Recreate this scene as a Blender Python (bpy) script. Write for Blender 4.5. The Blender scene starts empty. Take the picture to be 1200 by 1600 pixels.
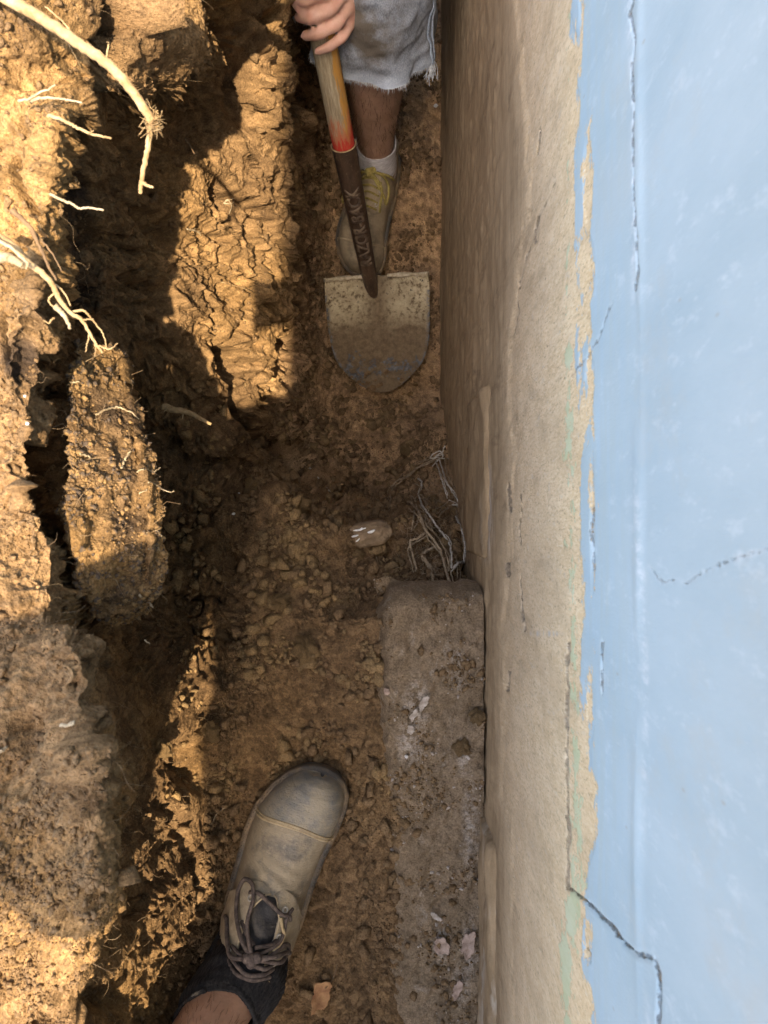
import bpy, bmesh, math, random
import numpy as np
from mathutils import Vector, Matrix
from mathutils.bvhtree import BVHTree

C = bpy.context.scene.collection
SC = bpy.context.scene
random.seed(7)
RNG = np.random.default_rng(7)

# ------------------------------------------------------------------ camera, sky, sun, exposure
CAM_Z = 1.0                      # the lens is one metre above the near trench floor
F = 1200.0                       # focal length in pixels of the 1200x1600 photograph
cam_d = bpy.data.cameras.new('camera')
cam = bpy.data.objects.new('camera', cam_d); C.objects.link(cam)
cam.location = (0, 0, CAM_Z)
cam_d.sensor_fit = 'AUTO'; cam_d.sensor_width = 36; cam_d.lens = 27
cam_d.clip_start = 0.02; cam_d.clip_end = 500
cam_d.dof.use_dof = True; cam_d.dof.focus_distance = 1.25; cam_d.dof.aperture_fstop = 20.0
SC.camera = cam

LDIR = Vector((-0.10, 0.31, -1.0)).normalized()     # direction the sunlight travels
w = bpy.data.worlds.new('World'); SC.world = w; w.use_nodes = True
nt = w.node_tree
sky = nt.nodes.new('ShaderNodeTexSky'); sky.sky_type = 'NISHITA'; sky.sun_disc = False
sky.air_density = 1.0; sky.dust_density = 3.0; sky.ozone_density = 1.0
sky.sun_elevation = math.asin(-LDIR.z); sky.sun_rotation = math.atan2(-LDIR.x, -LDIR.y)
bgn = nt.nodes['Background']; bgn.inputs['Strength'].default_value = 0.15
nt.links.new(sky.outputs[0], bgn.inputs['Color'])
sun_d = bpy.data.lights.new('sun', 'SUN'); sun_d.energy = 2.0; sun_d.angle = math.radians(0.6)
sun_d.color = (1.0, 0.86, 0.68)
sun = bpy.data.objects.new('sun', sun_d); C.objects.link(sun)
sun.rotation_euler = LDIR.to_track_quat('-Z', 'Y').to_euler(); sun.location = (0.5, -1.5, 6)
SC.view_settings.view_transform = 'Standard'; SC.view_settings.look = 'None'
SC.view_settings.gamma = 1; SC.view_settings.use_curve_mapping = False
SC.view_settings.exposure = 2.62
SC.view_settings.use_white_balance = True; SC.view_settings.white_balance_temperature = 7600; SC.view_settings.white_balance_tint = 10
SC.cycles.diffuse_bounces = 8; SC.cycles.max_bounces = 12

# ------------------------------------------------------------------ measuring and noise helpers
def P(x, y, d):
    """a point measured in the photograph at depth d below the lens"""
    return Vector(((x - 600) / F * d, (800 - y) / F * d, CAM_Z - d))

def _hash(ix, iy, iz, seed):
    h = (ix * 374761393 + iy * 668265263 + iz * 2147483647 + seed * 974711) & 0xFFFFFFFF
    h = ((h ^ (h >> 13)) * 1274126177) & 0xFFFFFFFF
    h = ((h ^ (h >> 16)) * 2246822519) & 0xFFFFFFFF
    return h ^ (h >> 15)
_G = np.array([[1,1,0],[-1,1,0],[1,-1,0],[-1,-1,0],[1,0,1],[-1,0,1],[1,0,-1],[-1,0,-1],
               [0,1,1],[0,-1,1],[0,1,-1],[0,-1,-1],[1,1,0],[-1,1,0],[0,-1,1],[0,-1,-1]], float)
def pnoise(p, seed=0):
    p = np.asarray(p, float); i = np.floor(p).astype(np.int64); f = p - i
    u = f * f * f * (f * (f * 6 - 15) + 10)
    res = 0
    for dx in (0, 1):
        wx = u[..., 0] if dx else 1 - u[..., 0]
        for dy in (0, 1):
            wy = u[..., 1] if dy else 1 - u[..., 1]
            for dz in (0, 1):
                wz = u[..., 2] if dz else 1 - u[..., 2]
                g = _G[_hash(i[..., 0] + dx, i[..., 1] + dy, i[..., 2] + dz, seed) & 15]
                dot = g[..., 0] * (f[..., 0] - dx) + g[..., 1] * (f[..., 1] - dy) + g[..., 2] * (f[..., 2] - dz)
                res = res + wx * wy * wz * dot
    return res
def fbm(p, octaves=4, seed=0, gain=0.5):
    a, s, r = 1.0, 1.0, 0
    for o in range(octaves):
        r = r + a * pnoise(p * s + 17.3 * o, seed + o); a *= gain; s *= 2.03
    return r
def worley(p, seed=0):
    p = np.asarray(p, float); i = np.floor(p).astype(np.int64)
    f1 = np.full(p.shape[:-1], 9.0); f2 = f1.copy(); cid = np.zeros(p.shape[:-1])
    for dx in (-1, 0, 1):
        for dy in (-1, 0, 1):
            for dz in (-1, 0, 1):
                c0, c1, c2 = i[..., 0] + dx, i[..., 1] + dy, i[..., 2] + dz
                h = _hash(c0, c1, c2, seed)
                q0 = c0 + (h & 1023) / 1023.0; q1 = c1 + ((h >> 10) & 1023) / 1023.0; q2 = c2 + ((h >> 20) & 1023) / 1023.0
                d = np.sqrt((p[..., 0] - q0) ** 2 + (p[..., 1] - q1) ** 2 + (p[..., 2] - q2) ** 2)
                near = d < f1
                f2 = np.where(near, f1, np.minimum(f2, d))
                cid = np.where(near, (h & 255) / 255.0, cid)
                f1 = np.where(near, d, f1)
    return f1, f2, cid
def smooth(a, b, x):
    t = np.clip((x - a) / (b - a), 0, 1); return t * t * (3 - 2 * t)
def catmull(pts, ts):
    """pts (n, ...), ts sample positions in [0, n-1]"""
    pts = np.asarray(pts, float); n = len(pts); i = np.clip(np.floor(ts).astype(int), 0, n - 2); t = ts - i
    sh = (-1,) + (1,) * (pts.ndim - 1); t = t.reshape(sh)
    p0, p1, p2, p3 = pts[np.maximum(i - 1, 0)], pts[i], pts[i + 1], pts[np.minimum(i + 2, n - 1)]
    m1, m2 = 0.4 * (p2 - p0), 0.4 * (p3 - p1)
    return ((2*t**3 - 3*t**2 + 1) * p1 + (t**3 - 2*t**2 + t) * m1 + (-2*t**3 + 3*t**2) * p2 + (t**3 - t**2) * m2)

# ------------------------------------------------------------------ scene helpers
def link(name, me, mat=None, parent=None, smooth_shade=True):
    if me.name != name: me.name = name
    o = bpy.data.objects.new(name, me); C.objects.link(o)
    if mat is not None: me.materials.clear(); me.materials.append(mat)
    if smooth_shade: me.shade_smooth()
    if parent is not None: o.parent = parent
    return o
def tag(o, label=None, cat=None, group=None, kind=None):
    if label: o['label'] = label
    if cat: o['category'] = cat
    if group: o['group'] = group
    if kind: o['kind'] = kind
    return o
def empty(name, loc=(0, 0, 0)):
    o = bpy.data.objects.new(name, None); C.objects.link(o); o.location = loc; o.empty_display_size = 0.05
    return o
def world_part(name, me, mat, root):
    """a part modelled in world coordinates under a root that stands elsewhere"""
    o = link(name, me, mat, root)
    o.matrix_parent_inverse = root_matrix(root).inverted()
    return o
def root_matrix(o):
    m = Matrix.LocRotScale(o.location, o.rotation_euler, o.scale)
    return (root_matrix(o.parent) @ o.matrix_parent_inverse @ m) if o.parent else m
def grid_mesh(name, pos, closed_u=False, closed_v=False):
    """pos (r, c, 3) -> quad mesh"""
    r, c = pos.shape[:2]
    idx = np.arange(r * c).reshape(r, c)
    if closed_u: idx = np.vstack([idx, idx[:1]])
    if closed_v: idx = np.hstack([idx, idx[:, :1]])
    q = np.stack([idx[:-1, :-1], idx[:-1, 1:], idx[1:, 1:], idx[1:, :-1]], -1).reshape(-1, 4)
    me = bpy.data.meshes.new(name)
    me.vertices.add(r * c); me.vertices.foreach_set('co', pos.reshape(-1).astype(np.float32))
    n = len(q); me.loops.add(n * 4); me.polygons.add(n)
    me.loops.foreach_set('vertex_index', q.reshape(-1).astype(np.int32))
    me.polygons.foreach_set('loop_start', np.arange(0, n * 4, 4, dtype=np.int32))
    me.polygons.foreach_set('loop_total', np.full(n, 4, np.int32))
    me.update(calc_edges=True)
    return me
def attr(me, name, vals):
    a = me.attributes.new(name, 'FLOAT', 'POINT'); a.data.foreach_set('value', np.asarray(vals, np.float32).reshape(-1))
def grid_normals(pos):
    du = np.gradient(pos, axis=0); dv = np.gradient(pos, axis=1)
    n = np.cross(du, dv); l = np.linalg.norm(n, axis=-1, keepdims=True)
    return n / np.maximum(l, 1e-12)
class MB:
    """collects raw geometry into one mesh"""
    def __init__(s): s.v = []; s.f = []
    def add(s, verts, faces):
        b = len(s.v); s.v += [tuple(v) for v in verts]; s.f += [tuple(i + b for i in f) for f in faces]
    def tube(s, pts, radii, seg=8, cap=True, flat=1.0):
        pts = [Vector(p) for p in pts]; n = len(pts)
        if not hasattr(radii, '__len__'): radii = [radii] * n
        ring = []; up = Vector((0.13, 0.21, 0.97))
        for i, p in enumerate(pts):
            t = (pts[min(i + 1, n - 1)] - pts[max(i - 1, 0)])
            t = t.normalized() if t.length > 1e-9 else Vector((0, 0, 1))
            a = up - t * up.dot(t)
            if a.length < 1e-3: a = Vector((1, 0, 0)) - t * t.x
            a.normalize(); b = t.cross(a); up = a
            ring.append([p + (a * math.cos(k * 2 * math.pi / seg) * flat + b * math.sin(k * 2 * math.pi / seg)) * radii[i] for k in range(seg)])
        v = [q for r in ring for q in r]; f = []
        for i in range(n - 1):
            for k in range(seg):
                f.append((i * seg + k, i * seg + (k + 1) % seg, (i + 1) * seg + (k + 1) % seg, (i + 1) * seg + k))
        if cap:
            f.append(tuple(range(seg - 1, -1, -1))); f.append(tuple((n - 1) * seg + k for k in range(seg)))
        s.add(v, f)
    def box(s, c, h, m=None):
        v = [Vector((x * h[0], y * h[1], z * h[2])) for x in (-1, 1) for y in (-1, 1) for z in (-1, 1)]
        if m is not None: v = [m @ q for q in v]
        v = [q + Vector(c) for q in v]
        s.add(v, [(0, 1, 3, 2), (4, 6, 7, 5), (0, 4, 5, 1), (2, 3, 7, 6), (0, 2, 6, 4), (1, 5, 7, 3)])
    def ball(s, c, r, seg=12, rings=8):
        v = []; f = []
        for i in range(1, rings):
            a = math.pi * i / rings
            for k in range(seg):
                b = 2 * math.pi * k / seg
                v.append((c[0] + r * math.sin(a) * math.cos(b), c[1] + r * math.sin(a) * math.sin(b), c[2] + r * math.cos(a)))
        t = len(v); v += [(c[0], c[1], c[2] + r), (c[0], c[1], c[2] - r)]
        for i in range(rings - 2):
            for k in range(seg):
                f.append((i * seg + k, (i + 1) * seg + k, (i + 1) * seg + (k + 1) % seg, i * seg + (k + 1) % seg))
        for k in range(seg):
            f.append((t, k, (k + 1) % seg)); f.append((t + 1, (rings - 2) * seg + (k + 1) % seg, (rings - 2) * seg + k))
        s.add(v, f)
    def mesh(s, name):
        me = bpy.data.meshes.new(name); me.from_pydata(s.v, [], s.f); me.update(); return me
def spline(pts, n, jitter=0.0, rng=random):
    arr = np.array([list(p) for p in pts], float)
    q = catmull(arr, np.linspace(0, len(arr) - 1, n))
    if jitter:
        q[1:-1] += np.array([[rng.gauss(0, jitter) for _ in range(3)] for _ in range(n - 2)])
    return [Vector(v) for v in q]
def bake(o, mods):
    """apply modifiers without operators, keep the object"""
    for typ, kw in mods:
        m = o.modifiers.new(typ, typ)
        for k, v in kw.items(): setattr(m, k, v)
    dg = bpy.context.evaluated_depsgraph_get(); dg.update()
    me = bpy.data.meshes.new_from_object(o.evaluated_get(dg))
    o.modifiers.clear(); old = o.data; o.data = me; nm = old.name; bpy.data.meshes.remove(old); me.name = nm
    return o
def fused(name, chains, voxel, mat, parent=None, smooth_n=4, extra=None):
    """limbs as tapered capsules fused into ONE continuous surface"""
    mb = MB()
    for ch in chains:
        pts = [Vector(c[0]) for c in ch]; rr = [c[1] for c in ch]
        L = sum((pts[i + 1] - pts[i]).length for i in range(len(pts) - 1))
        n = max(6, int(L / (min(rr) * 0.5)))
        n = min(n, 60)
        q = spline([(*p, r) for p, r in zip(pts, rr)], n) if False else catmull(np.array([(*p, r) for p, r in zip(pts, rr)]), np.linspace(0, len(pts) - 1, n))
        mb.tube([Vector(v[:3]) for v in q], [max(0.002, v[3]) for v in q], seg=16)
        mb.ball(q[0][:3], q[0][3] * 0.995); mb.ball(q[-1][:3], q[-1][3] * 0.995)
    if extra: extra(mb)
    o = link(name, mb.mesh(name), mat, None)
    bake(o, [('REMESH', dict(mode='VOXEL', voxel_size=voxel)), ('SMOOTH', dict(factor=0.5, iterations=smooth_n))])
    o.data.materials.clear(); o.data.materials.append(mat); o.data.shade_smooth()
    if parent is not None:
        o.parent = parent; o.matrix_parent_inverse = root_matrix(parent).inverted()
    return o

# ------------------------------------------------------------------ materials
class NT:
    def __init__(s, name):
        s.m = bpy.data.materials.new(name); s.m.use_nodes = True; s.t = s.m.node_tree
        s.b = s.t.nodes['Principled BSDF']; s.co = s.t.nodes.new('ShaderNodeTexCoord').outputs['Object']
    def n(s, typ, **kw):
        o = s.t.nodes.new(typ)
        for k, v in kw.items(): setattr(o, k, v)
        return o
    def l(s, a, b): s.t.links.new(a, b)
    def setin(s, node, i, v):
        if hasattr(v, 'links') or hasattr(v, 'is_linked'): s.l(v, node.inputs[i])
        else: node.inputs[i].default_value = v
    def map(s, scale, co=None):
        o = s.n('ShaderNodeMapping'); s.l(co or s.co, o.inputs[0]); o.inputs['Scale'].default_value = scale; return o.outputs[0]
    def noise(s, scale, detail=5, rough=0.6, co=None, dist=0.0):
        o = s.n('ShaderNodeTexNoise'); s.l(co or s.co, o.inputs['Vector']); o.inputs['Scale'].default_value = scale
        o.inputs['Detail'].default_value = detail; o.inputs['Roughness'].default_value = rough; o.inputs['Distortion'].default_value = dist
        return o.outputs[0]
    def voro(s, scale, co=None, feature='F1', out=0):
        o = s.n('ShaderNodeTexVoronoi', feature=feature); s.l(co or s.co, o.inputs['Vector']); o.inputs['Scale'].default_value = scale
        return o.outputs[out]
    def ramp(s, v, a, b, ca=0.0, cb=1.0):
        o = s.n('ShaderNodeMapRange'); s.setin(o, 0, v); o.inputs[1].default_value = a; o.inputs[2].default_value = b
        o.inputs[3].default_value = ca; o.inputs[4].default_value = cb; return o.outputs[0]
    def math(s, op, a, b=0.0):
        o = s.n('ShaderNodeMath', operation=op); s.setin(o, 0, a); s.setin(o, 1, b); return o.outputs[0]
    def mix(s, f, a, b, typ='MIX'):
        o = s.n('ShaderNodeMix', data_type='RGBA', blend_type=typ)
        s.setin(o, 0, f)
        for i, c in ((6, a), (7, b)):
            if isinstance(c, tuple): o.inputs[i].default_value = (*c, 1) if len(c) == 3 else c
            else: s.l(c, o.inputs[i])
        return o.outputs[2]
    def attr(s, name):
        o = s.n('ShaderNodeAttribute', attribute_name=name); return o.outputs['Fac']
    def sep(s, co=None):
        o = s.n('ShaderNodeSeparateXYZ'); s.l(co or s.co, o.inputs[0]); return o.outputs
    def bump(s, h, dist, strength=1.0, nrm=None):
        o = s.n('ShaderNodeBump'); s.setin(o, 'Height', h); o.inputs['Distance'].default_value = dist; o.inputs['Strength'].default_value = strength
        if nrm is not None: s.l(nrm, o.inputs['Normal'])
        return o.outputs[0]
    def done(s, col, rough=0.9, normal=None, metal=0.0, spec=0.3, sss=0.0):
        if isinstance(col, tuple): s.b.inputs['Base Color'].default_value = (*col, 1)
        else: s.l(col, s.b.inputs['Base Color'])
        s.setin(s.b, 'Roughness', rough); s.setin(s.b, 'Metallic', metal); s.b.inputs['Specular IOR Level'].default_value = spec
        if normal is not None: s.l(normal, s.b.inputs['Normal'])
        if sss:
            s.b.inputs['Subsurface Weight'].default_value = sss; s.b.inputs['Subsurface Radius'].default_value = (0.008, 0.003, 0.0015)
            s.b.inputs['Subsurface Scale'].default_value = 1.0
        return s.m

def soil_material(name, base, ochre, dark, attrs=True, grain=1.0):
    s = NT(name)
    n1 = s.noise(9, 6, 0.65); n2 = s.noise(60, 5, 0.7); n3 = s.noise(420, 3, 0.7)
    c = s.mix(s.ramp(n1, 0.36, 0.66), base, ochre)
    c = s.mix(s.ramp(n2, 0.52, 0.72, 0, 0.55), c, ochre)
    c = s.mix(s.ramp(n2, 0.44, 0.28, 0, 0.6), c, dark)
    if attrs:
        c = s.mix(s.math('MULTIPLY', s.attr('organic'), s.ramp(n2, 0.3, 0.55, 0.6, 1.0)), c, (0.052, 0.04, 0.034))
        c = s.mix(s.math('MULTIPLY', s.attr('clay'), s.ramp(n1, 0.3, 0.6, 0.35, 1.0)), c, (0.31, 0.198, 0.092))
        c = s.mix(s.attr('tone'), s.mix(1.0, c, (0.60, 0.58, 0.56), 'MULTIPLY'), s.mix(1.0, c, (1.36, 1.34, 1.30), 'MULTIPLY'))
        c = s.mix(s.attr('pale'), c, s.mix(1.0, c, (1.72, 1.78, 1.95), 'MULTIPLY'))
        c = s.mix(s.math('MULTIPLY', s.attr('damp_shade'), 1.0), c, s.mix(1.0, c, (0.62, 0.61, 0.62), 'MULTIPLY'))
    c = s.mix(s.ramp(n3, 0.35, 0.68), s.mix(1.0, c, (0.62, 0.6, 0.58), 'MULTIPLY'), s.mix(1.0, c, (1.22, 1.2, 1.16), 'MULTIPLY'))
    fleck = s.ramp(s.voro(330), 0.12, 0.06)
    c = s.mix(s.math('MULTIPLY', fleck, s.ramp(s.noise(33), 0.55, 0.68, 0, 0.8)), c, (0.42, 0.36, 0.29))
    b = s.bump(n3, 0.0022 * grain, 0.9)
    b = s.bump(s.noise(130, 4, 0.7), 0.005 * grain, 0.7, b)
    return s.done(c, 0.95, b, spec=0.12)

M = {}
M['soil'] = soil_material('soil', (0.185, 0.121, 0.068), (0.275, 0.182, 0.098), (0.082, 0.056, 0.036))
M['crumb'] = soil_material('crumb_soil', (0.175, 0.115, 0.066), (0.255, 0.17, 0.092), (0.085, 0.058, 0.037), attrs=False)

M['clod'] = soil_material('clod_soil', (0.21, 0.145, 0.08), (0.35, 0.235, 0.115), (0.12, 0.083, 0.05), attrs=False)
def simple(name, c1, c2, scale=40, rough=0.8, bump=0.001, bscale=None, spec=0.3, stretch=None, metal=0.0, lo=0.38, hi=0.65, sss=0.0):
    s = NT(name); co = s.map(stretch) if stretch else None
    n = s.noise(scale, 5, 0.65, co)
    return s.done(s.mix(s.ramp(n, lo, hi), c1, c2), rough, s.bump(s.noise(bscale or scale * 4, 4, 0.65, co), bump, 0.8), metal, spec, sss)
M['root'] = simple('root_bark', (0.24, 0.155, 0.075), (0.44, 0.325, 0.18), 90, 0.85, 0.001)
M['root_pale'] = simple('root_pale', (0.27, 0.21, 0.13), (0.43, 0.355, 0.245), 120, 0.8, 0.0006)
M['root_dark'] = simple('root_dark', (0.10, 0.065, 0.04), (0.22, 0.14, 0.075), 90, 0.9, 0.0008)
M['twine'] = simple('twine', (0.34, 0.30, 0.24), (0.62, 0.58, 0.50), 110, 0.75, 0.0006)
M['twine_mud'] = simple('twine_muddy', (0.20, 0.145, 0.09), (0.42, 0.33, 0.22), 90, 0.9, 0.0006)
M['leaf'] = simple('dry_leaf', (0.20, 0.09, 0.04), (0.38, 0.21, 0.095), 70, 0.75, 0.0008)
M['stone'] = simple('muddy_stone', (0.16, 0.11, 0.065), (0.28, 0.20, 0.125), 60, 0.9, 0.002)
M['chip'] = simple('lime_chip', (0.28, 0.23, 0.18), (0.50, 0.44, 0.38), 120, 0.9, 0.001)
M['white'] = simple('white_scratch', (0.55, 0.55, 0.53), (0.85, 0.85, 0.84), 150, 0.7, 0.0005)
M['pink'] = simple('pinkish_flake', (0.25, 0.175, 0.13), (0.44, 0.33, 0.265), 130, 0.85, 0.001)

# ------------------------------------------------------------------ THE TRENCH GROUND
def row(y, top, lip, rec, wal, b0, b1, b2, low, fl, fm, fr, dtop=0.5):
    """one measured cross-line: lip, recess, wall, bulge, low bank, floor (x, depth) pairs"""
    return (y, [top, lip, rec, wal, b0, b1, b2, low, fl, fm], fr)
ROWS = [
 row(-160, (0, .50), (335, .76), (345, .88), (372, .95), (385, 1.0), (425, 1.05), (462, 1.15), (478, 1.5), (500, 1.68), (600, 1.68), 1.68),
 row(-80, (0, .49), (332, .76), (343, .88), (370, .95), (383, 1.0), (425, 1.05), (460, 1.15), (478, 1.5), (502, 1.68), (600, 1.68), 1.68),
 row(0,   (0, .49), (328, .75), (342, .88), (370, .96), (384, 1.0), (425, 1.05), (458, 1.13), (478, 1.5), (503, 1.67), (600, 1.67), 1.67),
 row(60,  (20, .49), (322, .74), (340, .88), (362, .97), (380, 1.01), (425, 1.05), (460, 1.13), (480, 1.5), (505, 1.67), (600, 1.67), 1.67),
 row(120, (30, .50), (285, .74), (305, .86), (340, .97), (375, 1.03), (420, 1.06), (464, 1.14), (484, 1.5), (508, 1.67), (600, 1.66), 1.66),
 row(165, (25, .50), (150, .56), (190, .72), (270, .90), (345, 1.02), (410, 1.07), (464, 1.15), (488, 1.5), (512, 1.66), (600, 1.66), 1.66),
 row(200, (20, .50), (85, .50), (105, .66), (200, .80), (283, .98), (360, 1.05), (460, 1.16), (490, 1.5), (515, 1.66), (600, 1.66), 1.66),
 row(300, (10, .50), (78, .50), (95, .68), (185, .82), (270, .95), (345, 1.04), (450, 1.2), (490, 1.5), (517, 1.65), (600, 1.65), 1.65),
 row(400, (5, .50), (62, .50), (82, .70), (172, .84), (256, .94), (335, 1.04), (435, 1.2), (480, 1.5), (512, 1.65), (600, 1.69), 1.69),
 row(500, (0, .50), (52, .50), (78, .74), (165, .86), (226, .92), (325, 1.04), (420, 1.22), (470, 1.5), (516, 1.65), (600, 1.69), 1.69),
 row(560, (0, .50), (30, .525), (66, .80), (160, .92), (222, .96), (325, 1.06), (418, 1.24), (470, 1.5), (521, 1.64), (600, 1.69), 1.69),
 row(620, (0, .50), (30, .525), (70, .86), (160, 1.050), (236, 1.070), (325, 1.08), (418, 1.26), (466, 1.5), (520, 1.62), (600, 1.69), 1.69),
 row(670, (0, .50), (38, .525), (76, .88), (165, 1.070), (245, 1.090), (330, 1.1), (415, 1.28), (455, 1.46), (500, 1.58), (600, 1.61), 1.54),
 row(720, (-10, .50), (23, .525), (76, .88), (170, 1.070), (250, 1.090), (335, 1.14), (395, 1.26), (425, 1.34), (452, 1.48), (590, 1.62), 1.42),
 row(770, (-10, .50), (25, .525), (78, .86), (172, 1.050), (255, 1.070), (335, 1.10), (375, 1.13), (400, 1.13), (440, 1.10), (556, 1.54), 1.33),
 row(820, (0, .50), (64, .525), (100, .84), (175, 1.030), (262, 1.060), (335, 1.09), (370, 1.10), (395, 1.07), (440, 1.08), (576, 1.13), 1.24),
 row(870, (10, .50), (86, .525), (118, .80), (180, 0.990), (270, 1.050), (340, 1.08), (370, 1.075), (395, 1.04), (440, 1.05), (580, 1.10), 1.17),
 row(920, (20, .49), (95, .525), (125, .75), (185, 0.950), (275, 1.040), (340, 1.06), (368, 1.055), (395, 1.03), (440, 1.03), (585, 1.05), 1.12),
 row(965, (20, .49), (100, .525), (135, .68), (190, 0.910), (278, 1.030), (338, 1.05), (366, 1.04), (390, 1.02), (440, 1.02), (580, .968), 1.02),
 row(1010, (20, .48), (118, .455), (140, .62), (195, 0.890), (280, 1.020), (335, 1.03), (362, 1.025), (390, 1.01), (440, 1.01), (580, .968), 1.02),
 row(1100, (20, .46), (132, .445), (150, .60), (198, .77), (262, .90), (305, .955), (338, .99), (375, 1.0), (440, 1.0), (584, .968), .985),
 row(1200, (20, .455), (150, .435), (163, .60), (196, .75), (234, .865), (285, .93), (325, .975), (370, 1.0), (515, 1.003), (600, .948), .975),
 row(1300, (10, .46), (152, .435), (164, .62), (196, .76), (230, .85), (272, .91), (315, .965), (365, 1.0), (515, 1.003), (600, .948), .975),
 row(1400, (0, .50), (146, .465), (160, .66), (184, .76), (210, .82), (262, .88), (310, .95), (365, 1.0), (515, 1.003), (600, .948), .975),
 row(1500, (0, .56), (128, .55), (145, .66), (168, .72), (190, .76), (250, .85), (303, .94), (360, 1.0), (515, 1.003), (600, .948), .975),
 row(1600, (-10, .58), (100, .62), (130, .67), (155, .72), (180, .76), (245, .85), (300, .94), (360, 1.0), (515, 1.003), (600, .948), .975),
 row(1700, (-20, .58), (95, .62), (125, .67), (150, .72), (178, .76), (245, .85), (300, .94), (360, 1.0), (515, 1.003), (600, .948), .975),
]
WALL_X = 0.125
def row_points(y, cols, fr):
    pts = [P(x, y, d) for x, d in cols]
    c1 = pts[0].copy(); c1.x -= 0.22; c1.z = max(c1.z, CAM_Z - 0.5)
    c0 = c1.copy(); c0.x = -1.6; c0.z = 0.53
    e = Vector((WALL_X + 0.012, (800 - y) / F * fr, CAM_Z - fr)); e2 = e + Vector((0.05, 0, -0.02))
    return [c0, c1] + pts + [e, e2]
ctrl = [row_points(*r) for r in ROWS]; ys = [r[0] for r in ROWS]
def shift(base, Y, flat=None, widen=0.0):
    o = []
    for i, p in enumerate(base):
        q = p.copy(); q.y = Y
        if 2 < i < 10: q.x -= widen
        if flat is not None: q.z = flat + (0.0 if i < 13 else 0.0)
        o.append(q)
    return o
far = [shift(ctrl[0], 3.4, 0.52), shift(ctrl[0], 3.1), shift(ctrl[0], 1.6)]
near = [shift(ctrl[-1], -1.0, widen=0.14), shift(ctrl[-1], -2.2, widen=0.14), shift(ctrl[-1], -2.5, 0.52, widen=0.14)]
net = np.array([[list(p) for p in r] for r in far + ctrl + near])
Q = 1.0
gaps = [6, 20, 60] + [max(6, int(Q * 0.40 * (ys[i + 1] - ys[i]))) for i in range(len(ys) - 1)] + [40, 16, 6]
segs = [6, 50, 100, 60, 80, 80, 75, 75, 80, 50, 55, 70, 6]
segs = [6] + [max(4, int(k * Q)) for k in segs[1:-1]] + [6]
segs = [6, int(50*Q), int(100*Q), int(85*Q), int(95*Q), int(75*Q), int(75*Q), int(70*Q), int(85*Q), int(50*Q), int(60*Q), int(65*Q), int(75*Q), 6][:net.shape[1] - 1]
def samples(counts):
    return np.concatenate([np.linspace(i, i + 1, n, endpoint=False) for i, n in enumerate(counts)] + [[len(counts)]])
tv, tu = samples(gaps), samples(segs)
g = catmull(net, tv)                                   # rows
g = np.swapaxes(catmull(np.swapaxes(g, 0, 1), tu), 0, 1)   # columns
U = np.broadcast_to(tu[None, :], g.shape[:2]); V = np.broadcast_to(tv[:, None], g.shape[:2])
nrm = grid_normals(g)
if nrm[g.shape[0] // 2, 20, 2] < 0: nrm = -nrm
# fade weights
floor_w = smooth(8.2, 9.6, U)                          # 1 on the trench floor
nearhalf = smooth(0.25, 0.0, g[..., 1])
floor_w = np.maximum(floor_w, smooth(7.6, 8.6, U) * nearhalf)
top_w = 1 - smooth(2.8, 3.2, U)
face_w = (1 - floor_w) * (1 - top_w)
edge = smooth(0.0, 1.2, U) * (1 - smooth(12.3, 12.9, U))
# large folds and lumps, horizontal warping gives ragged lips and undercuts
big = fbm(g * np.array([7, 7, 5]), 3, 3)
mid = fbm(g * np.array([20, 20, 11]), 3, 11)
stri = fbm(g * np.array([34, 30, 6.5]) + 0.35 * mid[..., None], 3, 21)      # vertical rills down the cut face
ridged = 1 - 2 * np.abs(pnoise(g * np.array([24, 22, 4.5]) + 0.6 * mid[..., None], 31))
lump = fbm(g * 48, 3, 41)
disp = (0.016 * big * (1 - 0.6 * floor_w) + 0.012 * mid * (1 - 0.5 * floor_w)
        + face_w * (0.013 * stri + 0.008 * (ridged - 0.4))
        + 0.0055 * lump * (0.7 + 0.5 * face_w))
# broken edges: clod-like breakage on faces, crumbs on floor
f1, f2, cid = worley(g * np.array([30, 30, 8]) + 0.5 * mid[..., None], 5)
disp += face_w * (0.006 * (cid - 0.5) * smooth(0.0, 0.3, f2 - f1) - 0.002 * (1 - smooth(0, 0.10, f2 - f1)))
h1, h2, hid = worley(g * 75 + 0.4 * lump[..., None], 6)
crumbly = np.clip(0.25 + 1.0 * fbm(g * 9, 2, 77), 0, 1)
disp += (0.22 * face_w + 1.5 * floor_w + 0.3 * top_w) * 0.0065 * (0.6 - h1) * (0.4 + hid) * (0.45 + crumbly)
k1, k2, kid = worley(g * 150 + 0.4 * lump[..., None], 8)
disp += (0.38 * face_w + 1.2 * floor_w + 0.7 * top_w) * 0.0042 * (0.6 - k1) * (0.3 + kid)
disp += 0.0032 * fbm(g * 210, 2, 51) + floor_w * 0.016 * fbm(g * np.array([11, 11, 11]), 3, 55) * (1 - 0.5 * smooth(-0.25, -0.35, g[..., 1]))
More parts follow.
